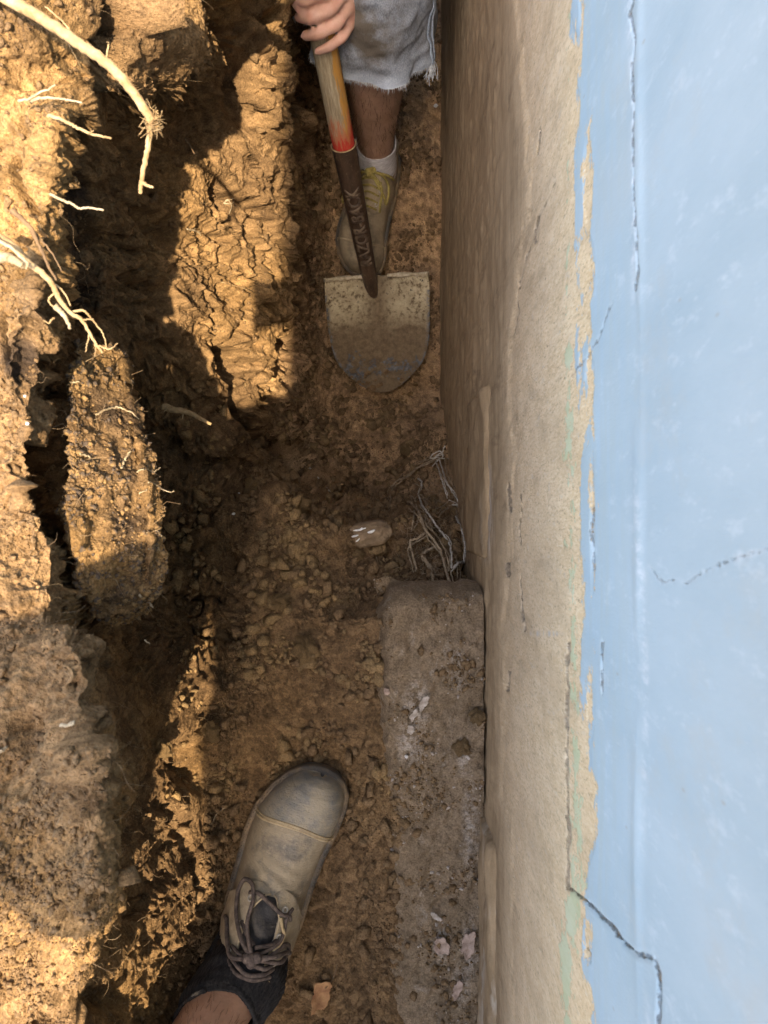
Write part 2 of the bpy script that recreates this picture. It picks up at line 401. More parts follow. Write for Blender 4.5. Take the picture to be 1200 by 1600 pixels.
# deep cracks running down the cut face
crk = np.abs(pnoise(g * np.array([13, 12, 2.6]) + 0.5 * mid[..., None], 61))
disp -= face_w * 0.022 * (1 - smooth(0.0, 0.055, crk)) * smooth(-0.1, 0.2, pnoise(g * 6, 62))
gpx = 600 + F * g[..., 0] / (CAM_Z - g[..., 2]); gpy = 800 - F * g[..., 1] / (CAM_Z - g[..., 2])
def seg_dist(px, py, pts):
    best = np.full(px.shape, 1e6)
    for (x0, y0), (x1, y1) in zip(pts[:-1], pts[1:]):
        dx, dy = x1 - x0, y1 - y0; t = np.clip(((px - x0) * dx + (py - y0) * dy) / (dx * dx + dy * dy), 0, 1)
        best = np.minimum(best, np.hypot(px - x0 - t * dx, py - y0 - t * dy))
    return best
GULLIES = [([(345, -60), (350, 40), (383, 110), (380, 175)], 20, .055), ([(474, -60), (482, 100), (474, 200), (484, 320)], 13, .05), ([(362, 555), (378, 600), (386, 650), (430, 705)], 14, .055), ([(442, 540), (433, 620), (440, 690), (462, 722)], 12, .045),
           ([(384, 320), (395, 400), (376, 480), (350, 545)], 5, .022), ([(330, 330), (338, 420), (342, 480)], 4, .016), ([(300, 420), (330, 510), (350, 590)], 4, .018), ([(345, 290), (352, 345)], 9, .03), ([(405, 260), (412, 360), (408, 470)], 4, .016), ([(460, 380), (452, 470), (462, 560)], 6, .025),
           ([(186, -20), (182, 40), (172, 90), (168, 150)], 17, .06), ([(430, 20), (440, 90)], 7, .03), ([(290, 1180), (305, 1215)], 24, .05), ([(150, 1560), (178, 1562)], 18, .05), ([(262, 1260), (300, 1330), (318, 1420)], 9, .03), ([(110, 1620), (60, 1590)], 10, .03), ([(20, 500), (30, 560)], 7, .02), ([(20, 250), (50, 330), (40, 400)], 6, .018), ([(60, 700), (30, 760)], 6, .015), ([(470, 620), (486, 700)], 6, .025), ([(452, 705), (486, 752), (520, 788)], 12, .03), ([(520, 788), (560, 806), (610, 806)], 9, .022), ([(735, 872), (752, 895)], 16, .05)]
warp = 9 * mid
for pts_, wd_g, dp_ in GULLIES:
    dq = seg_dist(gpx + warp, gpy, pts_); disp -= dp_ * np.exp(-(dq / wd_g) ** 2)
# slabs that flake off the cut face, long in the vertical
s1, s2, si = worley(g * np.array([15, 15, 3.4]) + 0.8 * mid[..., None] + 0.3 * lump[..., None], 44)
disp += face_w * (0.030 * (si - 0.5) * smooth(0.0, 0.16, s2 - s1) - 0.010 * (1 - smooth(0, 0.06, s2 - s1)) * np.clip(.2 + 1.6 * fbm(g * 12, 2, 46), 0, 1))
m1, m2, mi = worley(g * 300 + 0.4 * lump[..., None], 18)
nearcam = smooth(0.75, 0.45, CAM_Z - g[..., 2])
disp += nearcam * (0.0028 * (0.6 - m1) * (0.3 + mi) + 0.0014 * fbm(g * 420, 2, 66)) + nearcam * 0.005 * np.clip(fbm(g * np.array([55, 55, 30]), 3, 67), -.6, .6)
disp *= 1 - .5 * face_w * smooth(950, 1100, gpy)
g2 = g + nrm * (disp * edge)[..., None]
# keep the far-right column behind the wall face
ground_me = grid_mesh('ground', g2)
pxx = 600 + F * g2[..., 0] / (CAM_Z - g2[..., 2]); pyy = 800 - F * g2[..., 1] / (CAM_Z - g2[..., 2])
def blob(cx, cy, rx, ry):
    return np.clip(1 - ((pxx - cx) / rx) ** 2 - ((pyy - cy) / ry) ** 2, 0, 1)
org = np.maximum.reduce([blob(40, 290, 62, 80), blob(100, 400, 60, 120), blob(60, 455, 60, 70) * 0.8, blob(100, 330, 50, 90), blob(30, 560, 40, 60) * .6])
org = np.clip(org * 2.0 + 0.9 * fbm(g * 26, 3, 91) * (org > 0), 0, 1) * (org > 0)
attr(ground_me, 'organic', org)
attr(ground_me, 'tone', np.clip(.5 + (hid - .5) * 1.0 * smooth(.0, .18, h2 - h1) + (kid - .5) * .5, 0, 1))
attr(ground_me, 'clay', np.clip(0.25 + 1.3 * fbm(g * 5, 2, 93), 0, 1) * (1 - 0.75 * floor_w))
dep = 1 - g2[..., 2]
attr(ground_me, 'damp_shade', np.clip(((1 - top_w) * smooth(0.58, 0.80, dep) * (1 - smooth(7.6, 9.0, U)) * smooth(560, 700, gpy) * 1.0 + floor_w * (1 - smooth(1.15, 1.4, dep)) * 0.45 + 0.35 * fbm(g * 8, 2, 95)), 0, 1) * (1 - top_w))  # damp near floor, plus shade painted into the colour of the near bank face
attr(ground_me, 'pale', np.clip(smooth(1.2, 1.5, dep) + .3 * fbm(g * 9, 2, 97), 0, 1) * smooth(1.1, 1.3, dep))  # deep pit soil lightened in colour to stand in for missing light
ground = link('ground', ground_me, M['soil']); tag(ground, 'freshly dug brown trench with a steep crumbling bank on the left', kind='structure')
# depth of the soil as seen down from the lens, used to rest small things on it
ZB = np.full((420, 320), 9.0)
_ix = np.floor((pxx + 40) / 4).astype(int); _iy = np.floor((pyy + 40) / 4).astype(int)
_ok = (_ix >= 0) & (_ix < 320) & (_iy >= 0) & (_iy < 420)
np.minimum.at(ZB, (_iy[_ok], _ix[_ok]), (CAM_Z - g2[..., 2])[_ok])
def surf(x, y, up=0.0):
    i, j = int((y + 40) // 4), int((x + 40) // 4)
    d = ZB[max(0, i - 1):i + 2, max(0, j - 1):j + 2]; d = d[d < 9]
    return (float(np.median(d)) if len(d) else 1.0) - up
# the yard beyond the dig
yb = MB()
X0, X1, Ya, Yb = -1.58, WALL_X + 0.1, -2.45, 3.35
for (a, b, c, d) in ((-80, X0, -80, 80), (X0, 80, Yb, 80), (X0, 80, -80, Ya)):
    n = 12
    for i in range(n):
        for j in range(n):
            x0, x1 = a + (b - a) * i / n, a + (b - a) * (i + 1) / n; y0, y1 = c + (d - c) * j / n, c + (d - c) * (j + 1) / n
            yb.add([(x0, y0, .515), (x1, y0, .515), (x1, y1, .515), (x0, y1, .515)], [(0, 1, 2, 3)])
yard = link('yard', yb.mesh('yard'), M['crumb']); tag(yard, kind='structure')

# ------------------------------------------------------------------ THE HOUSE WALL
def wall_material():
    s = NT('painted_wall')
    streak = s.map((1, 0.16, 1.6))
    vc = s.map((1, 1, .33)); vb = s.map((1, 1, .42))
    fine = s.noise(520, 4, 0.75, vc); md = s.noise(48, 6, 0.7, vc); st = s.noise(70, 5, 0.7, streak); st2 = s.noise(22, 4, 0.65, streak)
    conc = s.mix(s.ramp(md, 0.35, 0.68), (0.67, 0.485, 0.285), (0.77, 0.58, 0.37))
    conc = s.mix(s.ramp(fine, 0.52, 0.64, 0, 0.75), conc, (0.82, 0.67, 0.46))
    conc = s.mix(s.ramp(fine, 0.46, 0.34, 0, 0.6), conc, (0.27, 0.195, 0.12))
    conc = s.mix(s.ramp(s.noise(150, 4, .7, vc), 0.6, 0.68, 0, 0.6), conc, (0.68, 0.57, 0.43))
    conc = s.mix(s.ramp(s.voro(240, vc), .12, .06, 0, .8), conc, (0.26, 0.18, 0.11))
    conc = s.mix(s.ramp(s.voro(95, vc), .10, .05, 0, .7), conc, (0.30, 0.21, 0.13))
    conc = s.mix(s.ramp(s.noise(14, 5, .7, vc), .48, .68, 0, .45), conc, (0.48, 0.345, 0.21))
    dirt = s.mix(s.ramp(st, 0.36, 0.66), (0.31, 0.218, 0.126), (0.47, 0.34, 0.202))
    dirt = s.mix(s.ramp(st2, 0.45, 0.7, 0, 0.6), dirt, (0.56, 0.42, 0.26))
    sn = s.math('ADD', s.attr('stain'), s.math('MULTIPLY', s.math('SUBTRACT', md, 0.5), 0.03))
    base = s.mix(s.ramp(sn, -0.008, 0.014), conc, dirt)
    base = s.mix(s.math('MULTIPLY', s.ramp(s.noise(26, 6, .75, vc), .56, .66, 0, .6), s.ramp(sn, -.05, .03)), base, (0.15, 0.10, 0.058))
    wob = s.math('MULTIPLY', s.math('SUBTRACT', s.noise(55, 6, 0.7, s.map((1, 0.55, 1))), 0.5), 0.016)
    wob2 = s.math('MULTIPLY', s.math('SUBTRACT', s.noise(170, 4, 0.7), 0.5), 0.006)
    pd = s.math('ADD', s.math('ADD', s.attr('paint'), wob), wob2)
    gd = s.math('ADD', s.math('ADD', s.attr('under'), s.math('MULTIPLY', wob, 0.9)), s.math('MULTIPLY', s.math('SUBTRACT', s.noise(30, 5, .75), .55), .030))
    pm = s.ramp(pd, -0.0002, 0.0004); gm = s.ramp(gd, -0.0003, 0.0006)
    blue = s.mix(s.ramp(s.noise(16, 6, 0.65, vb), 0.3, 0.7), (0.325, 0.435, 0.50), (0.395, 0.50, 0.562))
    blue = s.mix(s.ramp(s.noise(90, 5, 0.75, vb), 0.56, 0.68, 0, 0.42), blue, (0.52, 0.61, 0.67))
    blue = s.mix(s.ramp(s.noise(30, 6, .75, s.map((1, .5, .5))), .54, .70, 0, .35), blue, (0.42, 0.44, 0.42))
    blue = s.mix(s.ramp(s.voro(70, vb), .08, .04, 0, .22), blue, (0.60, 0.67, 0.72))
    blue = s.mix(s.ramp(s.voro(46, vb), .055, .025, 0, .6), blue, (0.33, 0.33, 0.31))
    blue = s.mix(s.ramp(s.noise(7, 4, .6, vb), .56, .70, 0, .35), blue, (0.40, 0.45, 0.47))
    blue = s.mix(s.ramp(s.noise(48, 4, 0.7, vb), 0.36, 0.24, 0, 0.4), blue, (0.33, 0.42, 0.50))
    blue = s.mix(s.math('MULTIPLY', s.attr('scuff'), s.ramp(s.noise(140, 5, 0.75, vb), 0.44, 0.6)), blue, (0.60, 0.66, 0.71))
    blue = s.mix(s.math('MULTIPLY', s.ramp(s.attr('paint'), 0.03, 0.0), s.ramp(st, 0.42, 0.62, 0, 0.45)), blue, (0.40, 0.45, 0.42))
    grn = s.mix(s.ramp(md, 0.35, 0.65), (0.50, 0.505, 0.30), (0.59, 0.585, 0.40))
    c = s.mix(gm, base, grn); c = s.mix(pm, c, blue)
    ck = s.math('ADD', s.attr('crack'), s.math('MULTIPLY', s.math('SUBTRACT', s.noise(120, 5, 0.75), 0.5), 0.0042))
    km = s.ramp(ck, 0.0006, -0.0003)
    c = s.mix(s.math('MULTIPLY', s.ramp(ck, 0.0016, 0.0004), s.ramp(s.noise(60, 3), .4, .6, .0, .45)), c, s.mix(pm, (0.5, 0.4, 0.3), (0.56, 0.62, 0.66)))
    c = s.mix(s.math('MULTIPLY', s.math('MULTIPLY', km, s.attr('strength')), s.ramp(s.noise(75, 4, .7), .35, .58, .35, 1.0)), c, s.mix(s.ramp(s.noise(300, 3), 0.4, 0.6), (0.13, 0.10, 0.075), (0.34, 0.27, 0.19)))
    lm = s.math('MULTIPLY', s.attr('lime'), s.ramp(st, 0.45, 0.58)); c = s.mix(lm, c, (0.55, 0.49, 0.42))
    rough_ = s.ramp(pm, 0, 1, 1.0, .42)
    b = s.bump(s.math('MULTIPLY', fine, rough_), 0.0014, 0.6)
    b = s.bump(s.math('MULTIPLY', s.noise(140, 4, 0.7, vb), rough_), 0.0012, 0.3, b)
    b = s.bump(s.math('ADD', pm, s.math('MULTIPLY', gm, 0.5)), 0.0009, 1.0, b)
    b = s.bump(s.math('MULTIPLY', s.math('MULTIPLY', km, s.attr('strength')), -1.0), 0.003, 1.0, b)
    r = s.mix(pm, (0.92,) * 3, (0.55,) * 3)
    return s.done(c, 0.8, b, spec=0.25)
M['wall'] = wall_material()
paint_line = [(912, -400), (910, 0), (909, 60), (906, 110), (905, 160), (903, 200), (899, 240), (897, 300), (896, 350), (897, 385), (903, 400), (908, 520), (908, 580), (906, 640),
              (922, 655), (918, 690), (908, 715), (905, 770), (905, 870), (907, 920), (910, 960), (906, 1010), (905, 1060), (906, 1110), (918, 1140), (915, 1180), (926, 1210), (932, 1230),
              (930, 1260), (928, 1320), (917, 1355), (916, 1390), (914, 1424), (907, 1470), (905, 1510), (922, 1545), (926, 1570), (926, 1640), (920, 2000)]
blue_islands = [(905, 130, 4, 22), (899, 20, 7, 35), (902, 570, 3, 45)]
bare_islands = [(918, 285, 6, 56), (913, 420, 14, 55), (912, 500, 9, 35), (921, 598, 6, 36), (911, 645, 10, 40), (922, 1110, 4, 40), (918, 1465, 6, 32), (916, 1190, 5, 30), (925, 820, 2.0, 60)]
green_line = [(-400, 884, 880), (0, 884, 888), (30, 884, 889), (60, 885, 882), (300, 883, 886), (540, 883, 885), (560, 882, 890), (640, 880, 892), (690, 882, 890), (725, 886, 902), (800, 888, 900), (830, 890, 888), (900, 884, 902),
              (1000, 886, 904), (1015, 889, 896), (1080, 889, 902), (1110, 890, 908), (1200, 890, 904), (1300, 891, 904), (1360, 894, 912), (1392, 894, 918), (1410, 880, 904), (1470, 877, 902), (1540, 876, 897), (1700, 878, 898), (2000, 878, 898)]
cracks = [([(888, 1390), (914, 1407), (938, 1430), (958, 1450), (974, 1472), (998, 1491), (1022, 1498), (1030, 1520), (1028, 1600), (1031, 1750)], 4.2),
          ([(886, 1005), (884, 1100), (884, 1200), (886, 1300), (885, 1388)], 4.0),
          ([(1300, 830), (1200, 858), (1130, 880), (1085, 900), (1072, 912), (1060, 905), (1035, 912), (1012, 885)], -1.2),
          ([(992, -200), (990, 0), (984, 20), (993, 60), (990, 110), (993, 170), (990, 250), (995, 340), (998, 430), (993, 452)], 2.2),
          ([(956, 474), (945, 500), (932, 535), (915, 560), (888, 588)], -.4),
          ([(926, 795), (924, 830), (927, 890)], 2.0), ([(940, 1000), (941, 1080)], .8),
          ([(843, 205), (838, 240)], 1.6), ([(841, 340), (837, 360), (835, 380)], 3.0),
          ([(812, 775), (813, 800), (809, 830), (812, 850)], 1.4), ([(811, 900), (813, 940), (818, 985)], 2.6), ([(795, 1050), (792, 1078)], 4.0),
          ([(797, 755), (799, 800)], 2.0), ([(794, 880), (795, 900)], 2.0), ([(915, 1480), (922, 1500)], 2.0), ([(866, 285), (838, 345), (812, 440), (805, 520)], -1.5)]
stain_line = [(-400, 800), (0, 808), (100, 815), (200, 824), (300, 830), (370, 820), (450, 810), (520, 801), (600, 797), (700, 802), (800, 800), (880, 795), (950, 790), (1100, 788), (1250, 786), (1300, 799), (1400, 801), (1600, 800), (2000, 800)]
lime_blobs = [(762, 830, 14, 60), (765, 790, 8, 90), (850, 990, 34, 6), (765, 1400, 14, 90)]
def seg_dist(px, py, pts):
    best = np.full(px.shape, 1e6)
    for (x0, y0), (x1, y1) in zip(pts[:-1], pts[1:]):
        dx, dy = x1 - x0, y1 - y0; t = np.clip(((px - x0) * dx + (py - y0) * dy) / (dx * dx + dy * dy), 0, 1)
        best = np.minimum(best, np.hypot(px - x0 - t * dx, py - y0 - t * dy))
    return best
def ell(px, py, e):
    cx, cy, rx, ry = e; k = np.sqrt(((px - cx) / rx) ** 2 + ((py - cy) / ry) ** 2); return (1 - k) * min(rx, ry)
def wall_sheet(name, Yv, Zv, parent):
    Y, Z = np.meshgrid(Yv, Zv); d = np.maximum(CAM_Z - Z, 0.05)
    px = np.minimum(600 + F * WALL_X / d, 2600); py = 800 - F * Y / d
    m = d / F                                               # metres per pixel at that depth
    up = (CAM_Z - Z) < 0.2
    pl = np.array(paint_line, float)
    paint = (px - np.interp(py, pl[:, 1], pl[:, 0])) * m * 1.0
    for e in blue_islands: paint = np.maximum(paint, ell(px, py, e) * m)
    for e in bare_islands: paint = np.minimum(paint, -ell(px, py, e) * m)
    paint[up] = 0.2
    gl = np.array(green_line, float)
    gr = np.minimum(px - np.interp(py, gl[:, 0], gl[:, 1]), np.interp(py, gl[:, 0], gl[:, 2]) - px) * m
    gr[up] = -0.1
    ck = np.full(px.shape, 1.0); cw = np.ones(px.shape)
    qx = px + 3.0 * pnoise(np.stack([Y * 70, Z * 40, 0 * Y], -1), 71) + 1.5 * pnoise(np.stack([Y * 200, Z * 110, 0 * Y], -1), 73); qy = py + 3.0 * pnoise(np.stack([Y * 70, Z * 40, 0 * Y + 5], -1), 72)
    for n_, (pts, wd) in enumerate(cracks):
        dd_ = (seg_dist(qx, qy, pts) - wd * 0.30) * m
        cw = np.where(dd_ < ck, {0: 1.0, 1: .75, 2: .38, 3: .85, 4: .5, 5: .7}.get(n_, .9), cw); ck = np.minimum(ck, dd_)
    ck[up] = 1.0
    sl = np.array(stain_line, float)
    stn = (np.interp(py, sl[:, 0], sl[:, 1]) - px) * m
    lime = np.zeros(px.shape)
    for e in lime_blobs: lime = np.maximum(lime, np.clip(ell(px, py, e) / min(e[2], e[3]) * 1.6, 0, 1))
    scuff = np.exp(-((px - 994 - 0.02 * (py - 600) - 4 * np.sin(py / 130)) / 5.0) ** 2) * np.clip(.45 + 1.6 * fbm(np.stack([np.zeros_like(Y), Y * 8, Z * 20], -1), 3, 31), 0, 1)
    p3 = np.stack([np.zeros_like(Y), Y, Z], -1)
    X = WALL_X + 0.0006 * fbm(p3 * np.array([1, 4, 4]), 2, 5) + (0.0001 + 0.0007 * (paint < 0)) * fbm(p3 * np.array([60, 60, 24]), 2, 6)
    X += 0.0016 * (1 - smooth(0.0, 0.001, paint)) * 0.5                       # bare concrete lies behind the paint film
    X += 0.003 * cw * (1 - smooth(-0.0006, 0.0010, ck))                            # open cracks
    X -= 0.0014 * np.clip(.55 + 1.3 * fbm(p3 * np.array([1, 9, 30]), 2, 21), 0, 1) * np.exp(-((Z - 0.622 - .002 * np.sin(Y * 9)) / 0.007) ** 2)                         # long plaster ridge
    X -= 0.0022 * smooth(-.002, .003, stn + .004 * fbm(p3 * np.array([1, 30, 30]), 3, 33))
    low = smooth(0.30, 0.05, Z); X += low * (0.0025 * fbm(p3 * np.array([1, 9, 14]), 3, 8) + 0.0016 * fbm(p3 * np.array([1, 40, 40]), 3, 9))
    me = grid_mesh(name, np.stack([X, Y, Z], -1))
    me.flip_normals()
    for k, v in (('paint', paint), ('under', gr), ('crack', ck), ('stain', stn), ('lime', lime), ('scuff', scuff), ('strength', cw)): attr(me, k, v)
    return link(name, me, M['wall'], parent)
house = empty('house', (WALL_X, 0, 0)); tag(house, 'house wall of blue painted stucco over a bare stained concrete foundation', 'house')
Yv = np.concatenate([[-7, -4, -2, -1.2], np.arange(-0.75, -0.42, 0.004), np.arange(-0.42, 0.42, 0.0016), np.arange(0.42, 1.25, 0.0045), [1.6, 2.4, 4, 7]])
zsplit = CAM_Z - F * WALL_X / (892 - 600)
Zup = np.concatenate([np.arange(zsplit, 0.74, 0.0013), np.arange(0.74, 0.80, 0.004), [0.9, 1.1, 1.5, 1.7, 2.0, 2.285]])
Zlo = np.concatenate([np.arange(-0.80, 0.25, 0.0045), np.arange(0.25, zsplit - 0.0015, 0.0016), [zsplit]])
stucco = wall_sheet('stucco', Yv, Zup, None); foundation = wall_sheet('foundation', Yv, Zlo, None)
for o in (stucco, foundation): o.parent = house; o.matrix_parent_inverse = Matrix.Translation((-WALL_X, 0, 0))
mb = MB(); mb.box((3.2, 0, 0.74), (3.05, 7, 1.54)); world_part('inner_wall', mb.mesh('inner_wall'), simple('house_core', (.4, .5, .6), (.45, .56, .66), 5), house)
mb = MB(); mb.box((3.2, 0, 2.33), (3.10, 7.05, 0.055)); world_part('roof', mb.mesh('roof'), simple('roof_edge', (.45, .45, .44), (.6, .6, .58), 20), house)
# broken concrete ledges along the foot of the foundation
def ledge(name, Y0, Y1, z0, z1, proud, seed, parent):
    n = max(24, int((Y1 - Y0) / 0.004)); m = 26
    t = np.linspace(0, 1, m); Yg = np.linspace(Y0, Y1, n)
    prof = np.stack([WALL_X + 0.01 - (proud + 0.01) * np.clip(1.25 * np.sin(np.pi * np.clip(t, 0, 1)) ** 0.25, 0, 1), z1 + (z0 - z1) * t], -1)
    pos = np.zeros((n, m, 3)); pos[..., 1] = Yg[:, None]; pos[..., 0] = prof[None, :, 0]; pos[..., 2] = prof[None, :, 1]
    e = smooth(0, 0.012, np.minimum(Yg - Y0, Y1 - Yg))[:, None]
    nz = fbm(pos * np.array([30, 12, 30]), 3, seed); nf = fbm(pos * np.array([120, 60, 120]), 2, seed + 3)
    pos[..., 0] = (WALL_X + 0.012) + (pos[..., 0] - WALL_X - 0.012) * e + 0.005 * nz + 0.0018 * nf
    pos[..., 2] += 0.006 * nz
    return world_part(name, grid_mesh(name, pos), M['ledge'], parent)
s = NT('ledge_concrete'); st = s.noise(60, 5, .7, s.map((1, .2, 1))); st2 = s.noise(25, 5, .7, s.map((1, .3, 1)))
c = s.mix(s.ramp(st, .38, .66), (0.27, 0.19, 0.108), (0.42, 0.30, 0.178)); c = s.mix(s.math('MULTIPLY', s.ramp(st2, .50, .62, 0, .8), s.math('MULTIPLY', s.ramp(s.sep()[2], .06, .10), s.ramp(s.sep()[1], .05, .02))), c, (0.50, 0.43, 0.34))
M['ledge'] = s.done(c, .92, s.bump(s.noise(220, 4, .7), .0015, .8), spec=.15)
l1 = ledge('ledge', P(0, 878, 1.0).y, P(0, 640, 1.2).y, -0.12, 0.105, 0.007, 3, house)
l2 = ledge('ledge', -1.2, P(0, 1308, .86).y, 0.03, 0.155, 0.009, 9, house)

# ------------------------------------------------------------------ CONCRETE FOOTING beside the wall
def footing_material():
    s = NT('muddy_footing')
    n1 = s.noise(28, 6, .7); n2 = s.noise(110, 5, .7); n3 = s.noise(420, 3, .7); st = s.noise(40, 5, .7, s.map((1, .35, 1)))
    c = s.mix(s.ramp(n1, .36, .66), (0.185, 0.137, 0.087), (0.285, 0.215, 0.142))
    c = s.mix(s.ramp(n2, .55, .72, 0, .6), c, (0.31, 0.235, 0.145))
    c = s.mix(s.ramp(n2, .42, .28, 0, .6), c, (0.085, 0.065, 0.047))
    c = s.mix(s.math('MULTIPLY', s.ramp(st, .57, .66), s.ramp(n1, .42, .56)), c, (0.32, 0.27, 0.21))
    c = s.mix(s.math('MULTIPLY', s.attr('lime'), s.ramp(n2, .42, .56)), c, (0.42, 0.37, 0.31))
    c = s.mix(s.ramp(n3, .36, .66), s.mix(1.0, c, (.62, .6, .58), 'MULTIPLY'), s.mix(1.0, c, (1.25, 1.22, 1.2), 'MULTIPLY'))
    b = s.bump(n3, .002, .9); b = s.bump(n2, .004, .8, b)
    return s.done(c, .93, b, spec=.15)
M['footing'] = footing_material()
FX0, FX1, FY0, FY1, FZ = -0.012, WALL_X - 0.0035, -1.15, P(0, 916, .93).y, 1 - 0.935
xs = np.concatenate([np.linspace(FX0, FX0 + .03, 18, endpoint=False), np.arange(FX0 + .03, FX1, .0024)])
yv = np.concatenate([np.arange(FY0, -0.66, .01), np.arange(-0.66, FY1 - .03, .0026), np.linspace(FY1 - .03, FY1, 18)])
XX, YY = np.meshgrid(xs, yv)
R_ = 0.042                                                   # rounded far corner in plan
dx = np.maximum(0, FX0 + R_ - XX); dy = np.maximum(0, YY - (FY1 - R_))
sd = np.minimum(np.minimum(XX - FX0, FY1 - YY), np.where((dx > 0) & (dy > 0), R_ - np.hypot(dx, dy), 9))
sd = np.maximum(sd, 0)
near_fade = smooth(-0.28, -0.44, YY)
rr = 0.026 + 0.03 * near_fade
q = np.clip(sd / rr, 0, 1)
fp = np.stack([XX, YY, np.zeros_like(XX)], -1)
ZZ = FZ - (0.085 * (1 - np.sqrt(1 - (1 - q) ** 2)))
ZZ += 0.0075 * fbm(fp * 22, 3, 3) + 0.0050 * fbm(fp * 80, 3, 5) + 0.0016 * fbm(fp * 200, 2, 7)
w1, w2, wi = worley(fp * 85, 12); ZZ += .0035 * (.5 - w1) * (wi > .55)
fpos = np.stack([XX + .007 * fbm(fp * 34, 3, 14) * (1 - q) * (XX < .06), YY + .006 * fbm(fp * 40, 3, 15) * (1 - q), ZZ], -1)
fme = grid_mesh('concrete_footing', fpos)
fpx = 600 + F * XX / (CAM_Z - ZZ); fpy = 800 - F * YY / (CAM_Z - ZZ)
lm = np.zeros(XX.shape)
for e in [(650, 1105, 26, 60), (640, 1160, 28, 45), (735, 1290, 16, 90), (735, 1480, 18, 60), (725, 1180, 14, 40), (655, 1085, 14, 16), (720, 1540, 18, 40), (602, 1500, 16, 60), (690, 1475, 18, 40)]:
    k = 1 - np.sqrt(((fpx - e[0]) / e[2]) ** 2 + ((fpy - e[1]) / e[3]) ** 2); lm = np.maximum(lm, np.clip(k * 1.3, 0, 1))
attr(fme, 'lime', lm)
foot = link('concrete_footing', fme, M['footing'])
tag(foot, 'soil-caked concrete footing pad with rounded corner against the house wall', 'footing')
def foot_z(x, y):
    i = min(len(yv) - 1, int(np.searchsorted(yv, y))); j = min(len(xs) - 1, int(np.searchsorted(xs, x))); return float(ZZ[i, j])

# ------------------------------------------------------------------ SOIL PILLAR standing off the bank
def pillar():
    path = np.array([list(P(160, 545, .66)), list(P(162, 590, .63)), list(P(170, 660, .61)), list(P(178, 730, .60)), list(P(184, 800, .595)), list(P(188, 870, .60)), list(P(191, 930, .62)), list(P(193, 965, .69))])
    rad = np.array([.0125, .0150, .0180, .0208, .0218, .0212, .0185, .009])
    n, m = 300, 220
    c = catmull(path, np.linspace(0, 7, n)); r = np.maximum(catmull(rad, np.linspace(0, 7, n)), .004)
    a = np.linspace(0, 2 * np.pi, m, endpoint=False)
    pos = np.zeros((n, m, 3))
    depth = np.where(np.sin(a) < 0, 4.6, 0.85)               # a standing slab: deep below, shallow dome on top
    pos[..., 0] = c[:, None, 0] + r[:, None] * np.sign(np.cos(a)) * np.abs(np.cos(a)) ** .8 - np.maximum(0, -np.sin(a)) * r[:, None] * .65
    pos[..., 1] = c[:, None, 1]
    pos[..., 2] = c[:, None, 2] + r[:, None] * np.sin(a) * depth
    pos[..., 2] -= 1.65 * (pos[..., 0] - c[:, None, 0]) * (np.sin(a) > -.05)       # its top leans down towards the trench
    nn = grid_normals(pos)
    if nn[n // 2, m // 4, 2] < 0: nn = -nn
    f1, f2, ci = worley(pos * np.array([95, 95, 70]), 31); h1, h2, hi = worley(pos * 190, 33); b1, b2, bi = worley(pos * 40, 35)
    d = .0075 * fbm(pos * 26, 3, 9) + .0048 * (.55 - f1) * (.4 + ci) + .0026 * (.55 - h1) * (.3 + hi) + .005 * (.5 - b1) + .0015 * fbm(pos * 230, 2, 4)
    pos = pos + nn * d[..., None]
    me = grid_mesh('soil_pillar', pos, closed_v=True)
    px = 600 + F * pos[..., 0] / (CAM_Z - pos[..., 2]); py = 800 - F * pos[..., 1] / (CAM_Z - pos[..., 2])
    nz = fbm(pos * 30, 3, 41)
    o = np.clip(1.7 * (1 - ((px - 195) / 42) ** 2 - ((py - 650) / 100) ** 2) + 1.5 * nz, 0, 1)
    o = np.maximum(o, np.clip(1.5 * (1 - ((px - 160) / 50) ** 2 - ((py - 590) / 60) ** 2) + 1.2 * nz, 0, 1) * .95)
    o = np.maximum(o, np.clip(-.1 + 2.2 * fbm(pos * 34, 3, 47), 0, 1) * .8)
    o = np.maximum(o, np.clip(.8 * (1 - ((px - 180) / 40) ** 2 - ((py - 800) / 50) ** 2) + 1.5 * nz, 0, 1) * .7)
    attr(me, 'tone', np.clip(.5 + (ci - .5) * .9, 0, 1)); attr(me, 'organic', o); attr(me, 'clay', np.clip(.45 + 1.3 * fbm(pos * 14, 2, 43), 0, 1)); attr(me, 'damp_shade', np.full(px.shape, .25))
    return tag(link('soil_pillar', me, M['soil']), 'tall crumbly pillar of ochre and black soil standing off the trench bank', 'soil pillar'), pos
pil, pil_pos = pillar()

# ------------------------------------------------------------------ SHOES
def skin_material(name, a, b, dirt, hair=True):
    s = NT(name); n = s.noise(38, 5, .6); n2 = s.noise(240, 4, .7)
    c = s.mix(s.ramp(n, .35, .65), a, b); c = s.mix(s.ramp(n2, .5, .75, 0, .4), c, dirt)
    c = s.mix(s.ramp(s.noise(16, 4, .7), .55, .72, 0, .6), c, dirt)
    return s.done(c, .5, s.bump(n2, .0012, .6), spec=.35, sss=.15)
M['skin_leg'] = skin_material('leg_skin', (0.33, 0.18, 0.115), (0.41, 0.235, 0.155), (0.22, 0.125, 0.075))
M['skin_far'] = skin_material('dusty_skin', (0.33, 0.19, 0.125), (0.44, 0.27, 0.19), (0.19, 0.115, 0.07))
def hand_skin():
    s = NT('hand_skin'); n = s.noise(45, 5, .6); n2 = s.noise(300, 4, .7)
    c = s.mix(s.ramp(n, .35, .65), (0.60, 0.33, 0.25), (0.70, 0.43, 0.335)); c = s.mix(s.ramp(n2, .55, .75, 0, .35), c, (0.42, 0.22, 0.15))
    return s.done(c, .5, s.bump(n2, .0008, .5), spec=.35, sss=.15)
M['skin_hand'] = hand_skin()
